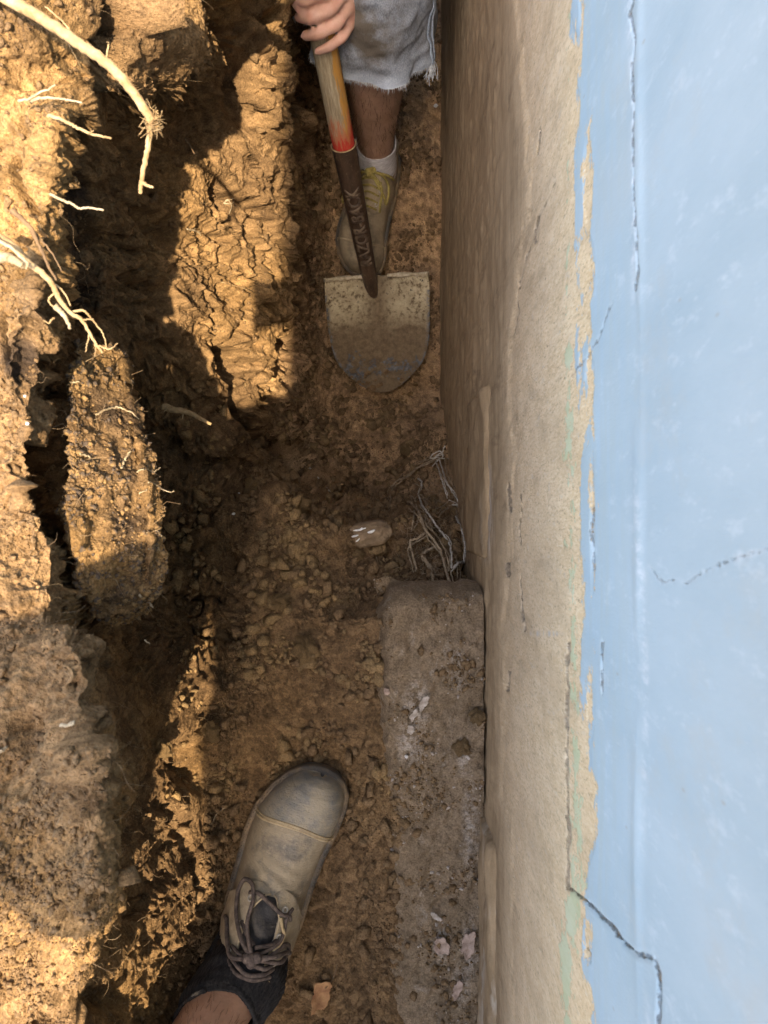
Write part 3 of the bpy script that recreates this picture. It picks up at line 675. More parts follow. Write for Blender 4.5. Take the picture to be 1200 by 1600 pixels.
M['nail'] = simple('finger_nail', (0.62, 0.38, 0.31), (0.70, 0.47, 0.39), 60, .3, .0003)
def leather(name, clean, mud, scuff, mudlev, scale=28):
    s = NT(name); n = s.noise(scale, 6, .68); n2 = s.noise(130, 5, .7); n3 = s.noise(520, 3, .6); big = s.noise(11, 3, .5)
    f = s.math('ADD', s.math('MULTIPLY', n, .65), s.math('MULTIPLY', big, .35))
    c = s.mix(s.ramp(f, mudlev - .06, mudlev + .08), clean, mud)
    c = s.mix(s.ramp(n2, .54, .7, 0, .55), c, scuff)
    c = s.mix(s.ramp(n2, .44, .3, 0, .5), c, clean)
    cre = s.noise(9, 4, .6, s.map((6, 26, 6)), .6)
    b = s.bump(n3, .0006, .6); b = s.bump(n2, .0014, .5, b); b = s.bump(cre, .0026, .35, b)
    return s.done(c, s.ramp(f, .4, .6, .42, .75), b, spec=.35)
M['boot'] = leather('muddy_boot_leather', (0.115, 0.108, 0.10), (0.315, 0.26, 0.18), (0.45, 0.38, 0.28), .415)
M['boot_cap'] = leather('scuffed_toe_leather', (0.17, 0.17, 0.16), (0.32, 0.275, 0.20), (0.33, 0.30, 0.25), .455, 34)
M['boot_trim'] = leather('dusty_boot_trim', (0.22, 0.16, 0.10), (0.42, 0.335, 0.215), (0.5, 0.41, 0.28), .42)
M['boot_dark'] = leather('black_boot_lining', (0.022, 0.022, 0.024), (0.12, 0.105, 0.085), (0.06, 0.055, 0.05), .60)
M['sole'] = leather('muddy_rubber_sole', (0.075, 0.068, 0.06), (0.24, 0.17, 0.10), (0.16, 0.12, 0.08), .5)
M['shoe2'] = leather('dusty_suede_shoe', (0.20, 0.165, 0.115), (0.37, 0.30, 0.205), (0.45, 0.38, 0.27), .46)
M['shoe2_trim'] = leather('dusty_shoe_trim', (0.26, 0.20, 0.13), (0.42, 0.34, 0.23), (0.5, 0.42, 0.3), .42)
M['lace_dark'] = simple('dark_lace', (0.055, 0.042, 0.038), (0.15, 0.115, 0.095), 160, .85, .001)
M['lace_tan'] = simple('tan_piping', (0.33, 0.24, 0.13), (0.5, 0.39, 0.23), 160, .85, .0008)
M['lace_yellow'] = simple('yellow_lace', (0.25, 0.20, 0.06), (0.45, 0.375, 0.135), 120, .85, .001)
M['sock_black'] = simple('black_sock', (0.012, 0.012, 0.014), (0.035, 0.033, 0.032), 300, .95, .0016, stretch=(1, 1, .25))
M['sock_white'] = simple('white_sock', (0.52, 0.50, 0.52), (0.78, 0.77, 0.80), 240, .95, .0016, stretch=(.3, .3, 1))
M['black'] = simple('black_print', (0.012, 0.012, 0.015), (0.03, 0.03, 0.035), 80, .8, .0003)
M['eyelet'] = simple('worn_eyelet', (0.30, 0.27, 0.22), (0.55, 0.52, 0.47), 200, .5, .0004)

SH_T = np.array([0, .03, .1, .25, .4, .55, .68, .78, .88, .94, .975, .993, 1.0])
SH_WL = np.array([.006, .024, .041, .0475, .0495, .0515, .0555, .0555, .048, .038, .0265, .0155, .003])
SH_WR = np.array([.006, .024, .040, .0455, .0455, .0445, .0455, .0475, .045, .0385, .028, .0165, .003])
SH_C = np.array([0, 0, 0, 0, .001, .000, .000, .002, .006, .009, .0105, .011, .011])
SH_H = np.array([.118, .120, .122, .130, .134, .112, .086, .076, .069, .063, .055, .044, .034])
SH_N = np.array([3.2, 3.2, 3.2, 2.6, 1.95, 1.9, 2.0, 2.1, 2.2, 2.2, 2.2, 2.2, 2.2])
class Shoe:
    """upper as a surface S(t, theta): t heel to toe, theta 0 right .. pi left"""
    def __init__(s, L=.30, wide=1.0, high=1.0, mirror=False):
        s.L, s.wide, s.high, s.m = L, wide, high, (-1 if mirror else 1)
    def S(s, t, th, off=0.0, inner=False):
        t = np.asarray(t, float); th = np.asarray(th, float)
        i = lambda a: np.interp(t, SH_T, a)
        wl, wr = i(SH_WL) * s.wide, i(SH_WR) * s.wide; n = i(SH_N); zb = .016; h = i(SH_H) * s.high
        ct, st = np.cos(th), np.sin(th)
        x = i(SH_C) + np.where(ct > 0, wr, wl) * np.sign(ct) * np.abs(ct) ** (2 / n)
        z = zb + (h - zb) * np.abs(st) ** (2 / n)
        y = t * s.L
        # collar: heights above this line are open
        p = np.stack([x * s.m, y + 0 * x, z], -1)
        if off:
            e = 1e-3
            n_ = np.cross(s.S(t + e, th) - s.S(t - e, th), s.S(t, th + .01) - s.S(t, th - .01))
            n_ = n_ / np.maximum(np.linalg.norm(n_, axis=-1, keepdims=True), 1e-12) * s.m
            out = np.sign((n_ * (p - np.stack([0 * x, y, 0 * x + .03], -1))).sum(-1, keepdims=True)); out[out == 0] = 1
            p = p + n_ * out * off
        return p
    def patch(s, name, tf, thf, nu, nv, off, mat, parent, thick=.002, edge=.15, wob=.0):
        """a leather piece lying on the upper; tf, thf map (u, v) in 0..1 to t and theta"""
        u, v = np.meshgrid(np.linspace(0, 1, nu), np.linspace(0, 1, nv), indexing='ij')
        t, th = tf(u, v), thf(u, v)
        b = np.minimum(np.minimum(u, 1 - u) / edge, np.minimum(v, 1 - v) / edge); b = np.sqrt(np.clip(1 - (1 - np.clip(b, 0, 1)) ** 2, 0, 1))
        lo = s.S(t, th, 1e-6)
        p = s.S(t, th, 1e-6); nrm = s.S(t, th, .001) - p
        nrm /= np.maximum(np.linalg.norm(nrm, axis=-1, keepdims=True), 1e-9)
        hgt = (off - thick) + thick * b + wob * fbm(p * 60, 2, 3)
        p = p + nrm * hgt[..., None]
        return link(name, grid_mesh(name, p), mat, parent)
    def line(s, ts, ths, off): return [Vector(v) for v in s.S(np.array(ts), np.array(ths), off)]

def build_shoe(root, sh, mats, near):
    R = math.radians
    # upper
    nt_, nth = 150, 90
    t = np.concatenate([np.linspace(0, .9, 110), np.linspace(.905, 1, 50)]); th = np.linspace(-.18, math.pi + .18, nth)
    T, TH = np.meshgrid(t, th, indexing='ij')
    pos = sh.S(T, np.clip(TH, 0, math.pi))
    pos[..., 2] -= np.where((TH < 0) | (TH > math.pi), .006, 0)
    openw = np.clip((.36 - T) / .05, 0, 1) * R(56) * np.sqrt(np.clip(T / .03, 0, 1))
    inside = np.abs(TH - math.pi / 2) < openw
    depth = smooth(0, .16, openw - np.abs(TH - math.pi / 2)) * inside
    pos[..., 2] -= depth * .052
    creased = .0014 * np.sin(T * 150 + 3 * np.sin(TH * 2)) * np.exp(-((T - .665) / .05) ** 2) * np.sin(TH) ** 2
    pos[..., 2] += creased + .0013 * fbm(pos * 38, 3, 2) + .002 * fbm(pos * 14, 2, 8) * np.sin(np.clip(TH, 0, math.pi))
    link('upper', grid_mesh('upper', pos), M[mats['upper']], root)
    # sole: outline wider than the upper, rounded edge and a welt
    a = np.linspace(0, 1, 90); lo = np.concatenate([np.linspace(0, .03, 8)[:-1], np.linspace(.03, .93, 60)[:-1], np.linspace(.93, 1, 22)])
    i = lambda arr: np.interp(lo, SH_T, arr)
    right = np.stack([(i(SH_C) + i(SH_WR) * sh.wide), lo * sh.L], -1); left = np.stack([(i(SH_C) - i(SH_WL) * sh.wide), lo * sh.L], -1)
    out = np.concatenate([right, left[::-1]]); cen = np.array([.003, sh.L * .5])
    tang = np.roll(out, -1, 0) - np.roll(out, 1, 0); nn = np.stack([tang[:, 1], -tang[:, 0]], -1); nn /= np.maximum(np.linalg.norm(nn, axis=1, keepdims=True), 1e-9)
    for _ in range(4): nn = (np.roll(nn, 1, 0) + nn + np.roll(nn, -1, 0)); nn /= np.linalg.norm(nn, axis=1, keepdims=True)
    prof = [(-.03, -.001), (.002, .0), (.005, .002), (.0058, .008), (.005, .010), (.0062, .012), (.0066, .018), (.0052, .0215), (.001, .0222), (-.012, .021)]
    rings = np.zeros((len(prof), len(out), 3))
    for k, (o_, z_) in enumerate(prof):
        q = out + nn * o_; rings[k, :, 0] = q[:, 0] * sh.m; rings[k, :, 1] = q[:, 1]; rings[k, :, 2] = z_
    sole = link('sole', grid_mesh('sole', rings, closed_v=True), M[mats['sole']], root)
    # stitching along the welt
    st = MB(); q = out + nn * .0035
    for k in range(0, len(q)):
        a_, b_ = q[k], q[(k + 1) % len(q)]; n_ = max(1, int(np.linalg.norm(b_ - a_) / .0042))
        for j in range(n_):
            p0 = a_ + (b_ - a_) * (j + .2) / n_; p1 = a_ + (b_ - a_) * (j + .7) / n_
            st.tube([(p0[0] * sh.m, p0[1], .0222), (p1[0] * sh.m, p1[1], .0222)], .0006, 5)
    tag(link('welt_stitching', st.mesh('welt_stitching'), M[mats['sole']], sole), kind='stuff')
    # toe cap: a band of seam, then the cap
    cap_t = lambda th_: .785 + .045 * np.sin(th_) ** 2
    cap = sh.patch('toe_cap', lambda u, v: cap_t(v * math.pi) + (1.0 - cap_t(v * math.pi)) * u * .995, lambda u, v: .05 + v * (math.pi - .1), 50, 60, .0016, M[mats['cap']], root, .0018, .05)
    sh.patch('cap_seam', lambda u, v: cap_t(v * math.pi) - .014 + .020 * u, lambda u, v: .08 + v * (math.pi - .16), 10, 70, .0023, M[mats['trim']], root, .0014, .3, .0004)
    st = MB()
    for row_ in (-.009, .001):
        for k in range(64):
            th0 = .15 + (math.pi - .3) * k / 64; th1 = th0 + .022
            st.tube(sh.line([cap_t(th0) + row_, cap_t(th1) + row_], [th0, th1], .0025), .0006, 5)
    tag(link('cap_stitching', st.mesh('cap_stitching'), M[mats['lace_trim']], cap), kind='stuff')
    # tongue
    def tongue_mesh():
        u, v = np.meshgrid(np.linspace(0, 1, 40), np.linspace(-1, 1, 24), indexing='ij')
        t_ = .60 - u * .27; base = sh.S(t_, math.pi / 2 + v * R(27) * (1 + .15 * u), .001)
        base[..., 2] += .002 + .022 * np.clip(u - .72, 0, 1) / .28 + .0022 * np.sin(u * 22 + v * 2) * (1 - v * v) - .003 * v * v
        base[..., 1] -= .020 * np.clip(u - .72, 0, 1) / .28
        return grid_mesh('tongue', base)
    link('tongue', tongue_mesh(), M[mats['tongue']], root)
    # quarters with eyelets, one flap each side of the tongue
    flaps = []
    for side in (1, -1):
        def thf(u, v, side=side):
            gap = R(2) + R(15) * np.sqrt(np.clip(u / .3, 0, 1)) + R(5) * np.sin(u * 3.0) * np.clip(u / .3, 0, 1)
            return math.pi / 2 + side * (gap + v * (R(48) + R(14) * u))
        fl = sh.patch('eyestay', lambda u, v: .625 - .06 * (2 * v - .6) ** 2 * (1 - u) - u * (.25 + .02 * v), thf, 46, 30, .0042, M[mats['upper']], root, .003, .10, .0012)
        flaps.append(fl)
        eb = MB()
        for k in range(3):
            c_ = sh.line([.565 - .085 * k], [math.pi / 2 + side * (R(24) + R(3) * k)], .0046)[0]
            nn_ = (sh.line([.565 - .085 * k], [math.pi / 2 + side * (R(24) + R(3) * k)], .0056)[0] - c_).normalized()
            a_ = nn_.orthogonal().normalized(); b_ = nn_.cross(a_)
            ring = [c_ + (a_ * math.cos(x) + b_ * math.sin(x)) * .0034 for x in np.linspace(0, 2 * math.pi, 13)]
            e_ = MB(); e_.tube(ring, .0012, 6); link('eyelet', e_.mesh('eyelet'), M['eyelet'], fl)
        # edge piping
        pb = MB(); vs = np.linspace(.02, .98, 30)
        us = np.linspace(0, 1, 40)
        pb.tube([Vector(p) for p in sh.S(.625 - .06 * .36 * (1 - us) - us * .25, thf(us, 0 * us), .0042)], .0012, 6)
        link('edge_binding', pb.mesh('edge_binding'), M[mats['trim']], fl)
    # padded collar
    cb = MB()
    ths = np.linspace(0, 1, 46)
    tl = .31 * np.sin(ths * math.pi) ** .6
    pts = []
    for side in (1, -1):
        tt = np.linspace(.36, .012, 34) if side == 1 else np.linspace(.012, .36, 34)
        pts += [Vector(p) for p in sh.S(tt, math.pi / 2 + side * np.maximum(R(56) * np.clip((.40 - tt) / .06, .35, 1) * np.sqrt(np.clip(tt / .03, 0, 1)), .02), -.001)]
    cb.tube(pts, .0052, 10); link('collar', cb.mesh('collar'), M[mats['collar']], root)
    return flaps

# near boot: left foot of the person holding the camera
def frame_at(o, loc, yaw, pitch=0.0):
    o.location = loc; o.rotation_euler = (pitch, 0, yaw)
BOOT_YAW = -math.atan2(.335, .942)
toe = P(492, 1204, .965); BL = .318
axis = Vector((-math.sin(BOOT_YAW), math.cos(BOOT_YAW), 0))
heel = toe - axis * (BL + .004); heel.z = 0.001
person1 = empty('person', (-.2, -.62, 0.0))
tag(person1, 'person in a mud-caked work boot and black sock, bare shin at the bottom edge', 'person')
boot = empty('work_boot'); boot.parent = person1; boot.matrix_parent_inverse = Matrix.Translation((.2, .62, 0))
frame_at(boot, heel, BOOT_YAW)
boot['label'] = 'mud-caked work boot with a dark toe cap and dark laces'
sh1 = Shoe(BL, 0.97, 1.0)
build_shoe(boot, sh1, dict(upper='boot', sole='sole', cap='boot_cap', trim='boot_trim', lace_trim='lace_tan', tongue='boot_dark', collar='boot_dark'), True)
def boot_world(x, y, z): return Matrix.LocRotScale(heel, Matrix.Rotation(BOOT_YAW, 3, 'Z').to_euler(), None) @ Vector((x, y, z))
# laces, in the boot's own frame: cross bars, knot, two loops and two tails
lac = MB(); sR = math.radians
def on(t, deg, off): return sh1.line([t], [sR(deg)], off)[0]
lac.tube(spline([on(.575, 118, .004), on(.59, 105, .0085), on(.575, 88, .0095), on(.555, 72, .0085), on(.545, 58, .006), on(.525, 52, .004)], 26), .0024, 8)
lac.tube(spline([on(.49, 116, .004), on(.475, 104, .008), on(.455, 92, .011)], 14), .0023, 8)
lac.tube(spline([on(.475, 64, .004), on(.465, 75, .009), on(.45, 90, .012)], 14), .0023, 8)
lac.tube(spline([on(.41, 118, .004), on(.415, 104, .010), on(.405, 90, .012), on(.40, 74, .010), on(.40, 60, .005)], 22), .0025, 8)
lac.tube(spline([on(.385, 120, .004), on(.395, 104, .010), on(.385, 90, .012), on(.385, 74, .010), on(.38, 58, .005)], 22), .0025, 8)
lac.tube(spline([on(.375, 118, .005), on(.37, 100, .012), on(.372, 84, .013), on(.365, 64, .009)], 22), .0023, 8)
K = on(.42, 90, .016)
for dk in ((0, 0, 0), (.005, .002, -.001), (-.005, -.002, -.001), (.001, -.005, 0)):
    lac.ball(K + Vector(dk), .0062, 10, 7)
# big loop to the outer side
lac.tube(spline([K, on(.455, 104, .014), on(.50, 122, .0095), on(.555, 132, .008), on(.60, 126, .009), on(.602, 114, .010), on(.565, 107, .0115), on(.50, 104, .013), K], 60), .0026, 8)
# loop to the inner side
lac.tube(spline([K, on(.43, 76, .014), on(.455, 58, .009), on(.44, 46, .0075), on(.415, 44, .008), on(.405, 58, .011), K], 40), .0026, 8)
lac.tube(spline([K, on(.435, 72, .016), on(.428, 52, .0105), on(.405, 40, .0085)], 24), .0026, 8)
lac.tube(spline([K, on(.40, 108, .013), on(.415, 124, .008), on(.44, 138, .006), on(.435, 145, .0055)], 26), .0026, 8)
lac.tube(spline([on(.565, 55, .005), on(.535, 62, .007), on(.50, 60, .007), on(.465, 66, .009), K], 24), .0022, 8)
link('laces', lac.mesh('laces'), M['lace_dark'], boot)
for pts in ([on(.545, 70, .006), on(.515, 66, .0085), on(.49, 60, .008), on(.465, 62, .0085), on(.445, 70, .010)], [on(.345, 120, .006), on(.355, 104, .012), on(.36, 96, .013)], [on(.35, 66, .008), on(.33, 58, .008), on(.30, 54, .006)]):
    tb = MB(); tb.tube(spline(pts, 24), .002, 7); link('tongue_piping', tb.mesh('tongue_piping'), M['lace_tan'], boot)

# the leg, hips, trunk and arms of the person behind the camera, one surface
ank = boot_world(.001, .088, .105); shin0 = ank + Vector((-.020, -.008, .045))
knee = Vector((-.285, -.70, .46)); hip = Vector((-.06, -.88, .86)); hip2 = Vector((.0, -.98, .86))
body_ch = [
 [(boot_world(0, .07, .055), .034), (ank, .034), (shin0, .036), (shin0.lerp(knee, .35), .046), (shin0.lerp(knee, .7), .058), (knee, .058)],
 [(knee, .06), (knee.lerp(hip, .5), .075), (hip, .09)],
 [(Vector((-.02, -1.22, .05)), .04), (Vector((-.01, -1.2, .12)), .042), (Vector((.0, -1.06, .46)), .058), (hip2, .09)],
 [(Vector((-.01, -1.05, .03)), .03), (Vector((-.02, -1.16, .05)), .036), (Vector((-.02, -1.24, .05)), .036)],
 [(Vector((-.0, -.90, .86)), .105), (Vector((.0, -.84, 1.05)), .10), (Vector((.0, -.70, 1.28)), .105), (Vector((-.0, -.66, 1.36)), .085)],
 [(Vector((.0, -.57, 1.345)), .055), (Vector((-.01, -.66, 1.38)), .070), (Vector((.02, -.77, 1.35)), .06)],
 [(Vector((-.035, -.61, 1.38)), .055), (Vector((-.045, -.545, 1.47)), .055)],
 [(Vector((-.05, -.49, 1.53)), .080), (Vector((-.05, -.46, 1.49)), .062)],
 [(Vector((-.045, -.52, 1.585)), .092), (Vector((-.045, -.53, 1.56)), .09)],
 [(Vector((-.055, -.405, 1.51)), .013), (Vector((-.055, -.420, 1.535)), .010)],
 [(Vector((.02, -.55, 1.335)), .048), (Vector((-.175, -.315, 1.11)), .036), (Vector((-.15, -.29, 1.10)), .036), (Vector((-.04, -.275, 1.09)), .028), (Vector((-.02, -.27, 1.088)), .026)],
 [(Vector((.04, -.77, 1.34)), .055), (Vector((.055, -.60, 1.12)), .044), (Vector((.058, -.38, 1.06)), .036), (Vector((.052, -.10, 1.045)), .028)],
]
for k in range(4):
    b0 = Vector((.058, -.085 + .022 * k, 1.046)); body_ch.append([(b0, .011), (b0 + Vector((.004, .02, -.004)), .0095), (b0 + Vector((-.02, .024, -.014)), .0085), (b0 + Vector((-(.032 + .004 * k), .022, -.010)), .0075)])
    b0 = Vector((.0, -.30 + .021 * k, 1.085)); body_ch.append([(b0, .011), (b0 + Vector((.034, .001, -.004)), .0095), (b0 + Vector((.055, .0, -.018)), .0085), (b0 + Vector((.058, .0, -.036)), .0075)])
body_ch.append([(Vector((.055, -.09, 1.05)), .013), (Vector((.040, -.07, 1.056)), .011), (Vector((.022, -.052, 1.052)), .009)])
body_ch.append([(Vector((-.01, -.255, 1.088)), .014), (Vector((.012, -.23, 1.08)), .011), (Vector((.032, -.225, 1.066)), .009)])
body1 = fused('body', body_ch, .0058, M['skin_leg'], person1, 5)
# sock: a ribbed tube round the ankle
def tube_part(name, path, radii, n, m, mat, root, rib=0.0, ribs=40, wrinkle=0.0, seed=1, thick=0.0, squash=None, shape=None):
    c = catmull(np.array([list(p) for p in path]), np.linspace(0, len(path) - 1, n)); r = catmull(np.array(radii, float), np.linspace(0, len(path) - 1, n))
    t = np.gradient(c, axis=0); t /= np.linalg.norm(t, axis=1, keepdims=True)
    ref = np.array([1.0, 0, 0]); a = ref - t * (t @ ref)[:, None]; a /= np.linalg.norm(a, axis=1, keepdims=True); b = np.cross(t, a)
    ang = np.linspace(0, 2 * np.pi, m, endpoint=False)
    rad = r[:, None] * (1 + rib * np.cos(ang * ribs)[None, :])
    if shape is not None: rad = rad * shape(np.linspace(0, 1, n)[:, None], ang[None, :])
    q = squash or (1, 1)
    pos = c[:, None, :] + (a[:, None, :] * np.cos(ang)[None, :, None] * q[0] + b[:, None, :] * np.sin(ang)[None, :, None] * q[1]) * rad[..., None]
    if wrinkle:
        nn = grid_normals(pos); pos += nn * (wrinkle * fbm(pos * np.array([22, 22, 60]), 3, seed))[..., None]
    me = grid_mesh(name, pos, closed_v=True)
    o = world_part(name, me, mat, root)
    if thick:
        bake(o, [('SOLIDIFY', dict(thickness=thick, offset=-1))]); o.data.shade_smooth()
    return o
tube_part('sock', [boot_world(0, .085, .045), boot_world(0, .08, .075), ank + Vector((0, 0, -.004)), shin0 + Vector((0, -.004, -.012)), shin0 + Vector((0, -.008, .002))],
          [.048, .049, .047, .0450, .0440], 60, 160, M['sock_black'], person1, .010, 54, .0035, 5, .002)
hb = MB(); rh = random.Random(3)
for k in range(420):
    f = rh.uniform(.02, .45); a = rh.uniform(-.6, math.pi + .6); c = shin0.lerp(knee, f); r = .036 + (.052 - .036) * f
    ax = (knee - shin0).normalized(); u_ = Vector((1, 0, 0)); u_ = (u_ - ax * ax.dot(u_)).normalized(); v_ = ax.cross(u_)
    n_ = (u_ * math.cos(a) + v_ * math.sin(a)); p0 = c + n_ * r * .99
    dr = (n_ * .4 - ax * .8 + u_ * rh.uniform(-.4, .4)).normalized(); ln = rh.uniform(.006, .013)
    hb.tube([p0, p0 + dr * ln * .5 + n_ * .001, p0 + dr * ln], [.00022, .0002, .0001], 3, False)
tag(world_part('leg_hair', hb.mesh('leg_hair'), simple('leg_hair', (.05, .03, .02), (.12, .07, .04), 50), person1), kind='stuff')
LEG_HAIR = bpy.data.materials['leg_hair']
# shirt sleeves, shirt and rolled trouser cuff, all above or behind the lens
M['shirt'] = simple('tan_work_cloth', (0.40, 0.33, 0.20), (0.52, 0.44, 0.29), 60, .95, .002)
cl = [[(Vector((.0, -.90, .84)), .114), (Vector((.0, -.84, 1.05)), .108), (Vector((.0, -.70, 1.28)), .112), (Vector((.0, -.66, 1.36)), .09)],
      [(Vector((.0, -.57, 1.345)), .062), (Vector((-.01, -.66, 1.385)), .078), (Vector((.02, -.77, 1.35)), .068)],
      [(Vector((.02, -.55, 1.335)), .052), (Vector((-.175, -.315, 1.11)), .043), (Vector((-.15, -.29, 1.10)), .043), (Vector((-.07, -.28, 1.092)), .042)],
      [(Vector((.04, -.77, 1.34)), .064), (Vector((.055, -.60, 1.12)), .056), (Vector((.058, -.38, 1.06)), .048), (Vector((.054, -.20, 1.05)), .038)]]
fused('shirt', cl, .008, M['shirt'], person1, 4)
cl = [[(knee.lerp(shin0, .30), .074), (knee, .076), (knee.lerp(hip, .5), .09), (hip, .115)],
      [(Vector((-.01, -1.14, .20)), .060), (Vector((.0, -1.06, .46)), .075), (hip2, .11)], [(hip, .12), (hip2, .12)]]
fused('trousers', cl, .008, M['shirt'], person1, 4)
mb = MB(); mb.ball((-.043, -.535, 1.60), .098, 20, 14); world_part('hair', mb.mesh('hair'), simple('brown_hair', (.06, .04, .025), (.12, .08, .05), 60), person1)
mb = MB(); mb.box((-.005, -.055, 1.028), (.072, .037, .0045)); ph = link('phone', mb.mesh('phone'), M['black'])
bake(ph, [('BEVEL', dict(width=.004, segments=3))]); tag(ph, 'thin black phone held in one hand above the trench', 'phone')

# ------------------------------------------------------------------ SHOVEL
S_TIP, S_NECK = P(577, 432, 1.545), P(537, 226, 1.30)
SA = (S_NECK - S_TIP).normalized()                       # up the shaft
view = (Vector((0, 0, CAM_Z)) - S_NECK).normalized()
SF = (view - SA * view.dot(SA)).normalized(); SS = SF.cross(SA)      # front and side of the shovel
SM = Matrix((SS, SF, SA)).transposed()                    # local x side, y front, z up the shaft
shovel = empty('shovel', S_TIP); shovel.rotation_euler = SM.to_euler()
tag(shovel, 'worn round-point shovel standing blade-down, red and yellow paint left on its wooden handle', 'shovel')
SLEN = (S_NECK - S_TIP).length
s = NT('worn_wood'); grain = s.noise(60, 6, .7, s.map((5, 5, .35))); gr2 = s.noise(200, 4, .7, s.map((4, 4, .25))); z = s.sep()[2]
c = s.mix(s.ramp(grain, .36, .66), (0.26, 0.20, 0.125), (0.46, 0.38, 0.255)); c = s.mix(s.ramp(gr2, .52, .68, 0, .7), c, (0.60, 0.53, 0.40)); c = s.mix(s.ramp(gr2, .42, .3, 0, .7), c, (0.16, 0.115, 0.07))
x_ = s.sep()[0]
yel = s.math('MULTIPLY', s.ramp(s.math('ADD', x_, s.math('MULTIPLY', s.math('SUBTRACT', s.noise(30, 5, .7, s.map((2, 2, .5))), .5), .05)), -.003, -.009), s.ramp(grain, .36, .46))
c = s.mix(s.math('MULTIPLY', yel, .85), c, (0.58, 0.28, 0.045))
redz = s.math('ADD', z, s.math('MULTIPLY', s.math('SUBTRACT', s.noise(38, 6, .75, s.map((2.5, 2.5, .4))), .5), .16))
c = s.mix(s.ramp(redz, SLEN + .058, SLEN + .035, 0, .85), c, (0.50, 0.15, 0.07))
c = s.mix(s.ramp(redz, SLEN + .026, SLEN + .012), c, (0.52, 0.045, 0.03))
M['wood'] = s.done(c, .75, s.bump(grain, .0015, .8, s.bump(gr2, .0008, .8)), spec=.25)
s = NT('rusty_socket'); n = s.noise(45, 6, .7, s.map((1, 1, .4))); n2 = s.noise(200, 4, .7)
c = s.mix(s.ramp(n, .38, .64), (0.045, 0.028, 0.02), (0.115, 0.07, 0.045)); c = s.mix(s.ramp(n2, .56, .72, 0, .6), c, (0.20, 0.14, 0.09)); c = s.mix(s.ramp(s.noise(90, 5, .7), .62, .72, 0, .8), c, (0.36, 0.28, 0.18))
M['socket'] = s.done(c, s.ramp(n2, .3, .7, .32, .6), s.bump(n2, .001, .7), spec=.5, metal=.25)
s = NT('muddy_blade'); n = s.noise(26, 6, .7); n2 = s.noise(95, 5, .7); n3 = s.noise(420, 3, .7); y_ = s.attr('along')
steel = s.mix(s.ramp(n2, .4, .65), (0.055, 0.06, 0.068), (0.16, 0.165, 0.175))
mud = s.mix(s.ramp(n2, .36, .66), (0.125, 0.09, 0.054), (0.225, 0.165, 0.10)); mud = s.mix(s.ramp(n3, .4, .65, .0, .5), mud, (0.13, .09, .05))
dry = s.mix(s.ramp(n2, .42, .62), (0.40, 0.335, 0.215), (0.54, 0.46, 0.31))
topm = s.math('MULTIPLY', s.math('SUBTRACT', 1.0, s.attr('valley')), s.math('MULTIPLY', s.ramp(s.math('ADD', y_, s.math('MULTIPLY', s.math('SUBTRACT', n, .5), .5)), .46, .26), s.ramp(n2, .36, .48)))
c = s.mix(s.math('MULTIPLY', topm, s.ramp(n, .3, .55, .35, 1.0)), mud, dry); c = s.mix(s.math('MULTIPLY', s.ramp(y_, .3, .1), s.ramp(n2, .60, .66)), c, (.05, .045, .04))
low = s.ramp(s.math('ABSOLUTE', s.math('SUBTRACT', s.math('ADD', y_, s.math('MULTIPLY', s.math('SUBTRACT', n, .5), .75)), .79)), .075, .045)
bare = s.math('MULTIPLY', low, s.ramp(s.noise(48, 5, .7), .47, .53)); edge_ = s.math('MULTIPLY', s.attr('rim'), s.ramp(n2, .46, .52)); bare = s.math('MAXIMUM', bare, edge_)
c = s.mix(bare, c, steel)
M['blade'] = s.done(c, s.mix(bare, (.92,) * 3, (.42,) * 3), s.bump(n3, .001, .7, s.bump(s.mix(bare, (1,) * 3, (0,) * 3), .0015, .8, s.bump(n2, .003, .7))), metal=0.0, spec=.4)
M['blade_rim'] = simple('blade_step', (0.30, 0.24, 0.15), (0.55, 0.48, 0.36), 120, .6, .001)
# handle
mb = MB(); zz = np.linspace(SLEN - .03, SLEN + .98, 60)
mb.tube([(0, 0, z_) for z_ in zz], [.0193 if z_ > SLEN + .02 else .0188 for z_ in zz], 28)
handle = link('handle', mb.mesh('handle'), M['wood'], shovel)
# socket: a tapering rolled tube with a collar lip
def socket_r(z_): return float(np.interp(z_, [-.06, -.01, .03, SLEN * .5, SLEN - .003, SLEN], [.010, .0145, .0165, .0188, .0208, .0208]))
mb = MB(); zz = np.concatenate([np.linspace(-.05, SLEN - .002, 50), [SLEN, SLEN]])
mb.tube([(0, 0, z_) for z_ in zz], [socket_r(z_) for z_ in zz[:-1]] + [.0193], 32)
socket = link('socket', mb.mesh('socket'), M['socket'], shovel)
mb = MB(); mb.tube([(.0212 * math.cos(a), .0212 * math.sin(a), SLEN) for a in np.linspace(0, 2 * math.pi, 33)], .0011, 6, False); link('socket_lip', mb.mesh('socket_lip'), M['lace_tan'], socket)
# raised lettering along the socket
cu = bpy.data.curves.new('embossed_lettering', 'FONT'); cu.body = 'RAZOR-BACK'; cu.size = .030; cu.align_x = 'CENTER'; cu.align_y = 'CENTER'; cu.extrude = .0; cu.space_character = 1.0; cu.offset = .0007; cu.resolution_u = 3
tmp = bpy.data.objects.new('lettering_curve', cu); C.objects.link(tmp)
dg = bpy.context.evaluated_depsgraph_get(); dg.update(); tme = bpy.data.meshes.new_from_object(tmp.evaluated_get(dg)); bpy.data.objects.remove(tmp); bpy.data.curves.remove(cu)
bm = bmesh.new(); bm.from_mesh(tme); bpy.data.meshes.remove(tme)
bmesh.ops.triangulate(bm, faces=bm.faces); bmesh.ops.subdivide_edges(bm, edges=[e for e in bm.edges if e.calc_length() > .004], cuts=2)
ext = bmesh.ops.extrude_face_region(bm, geom=list(bm.faces)); top = {v for v in ext['geom'] if isinstance(v, bmesh.types.BMVert)}
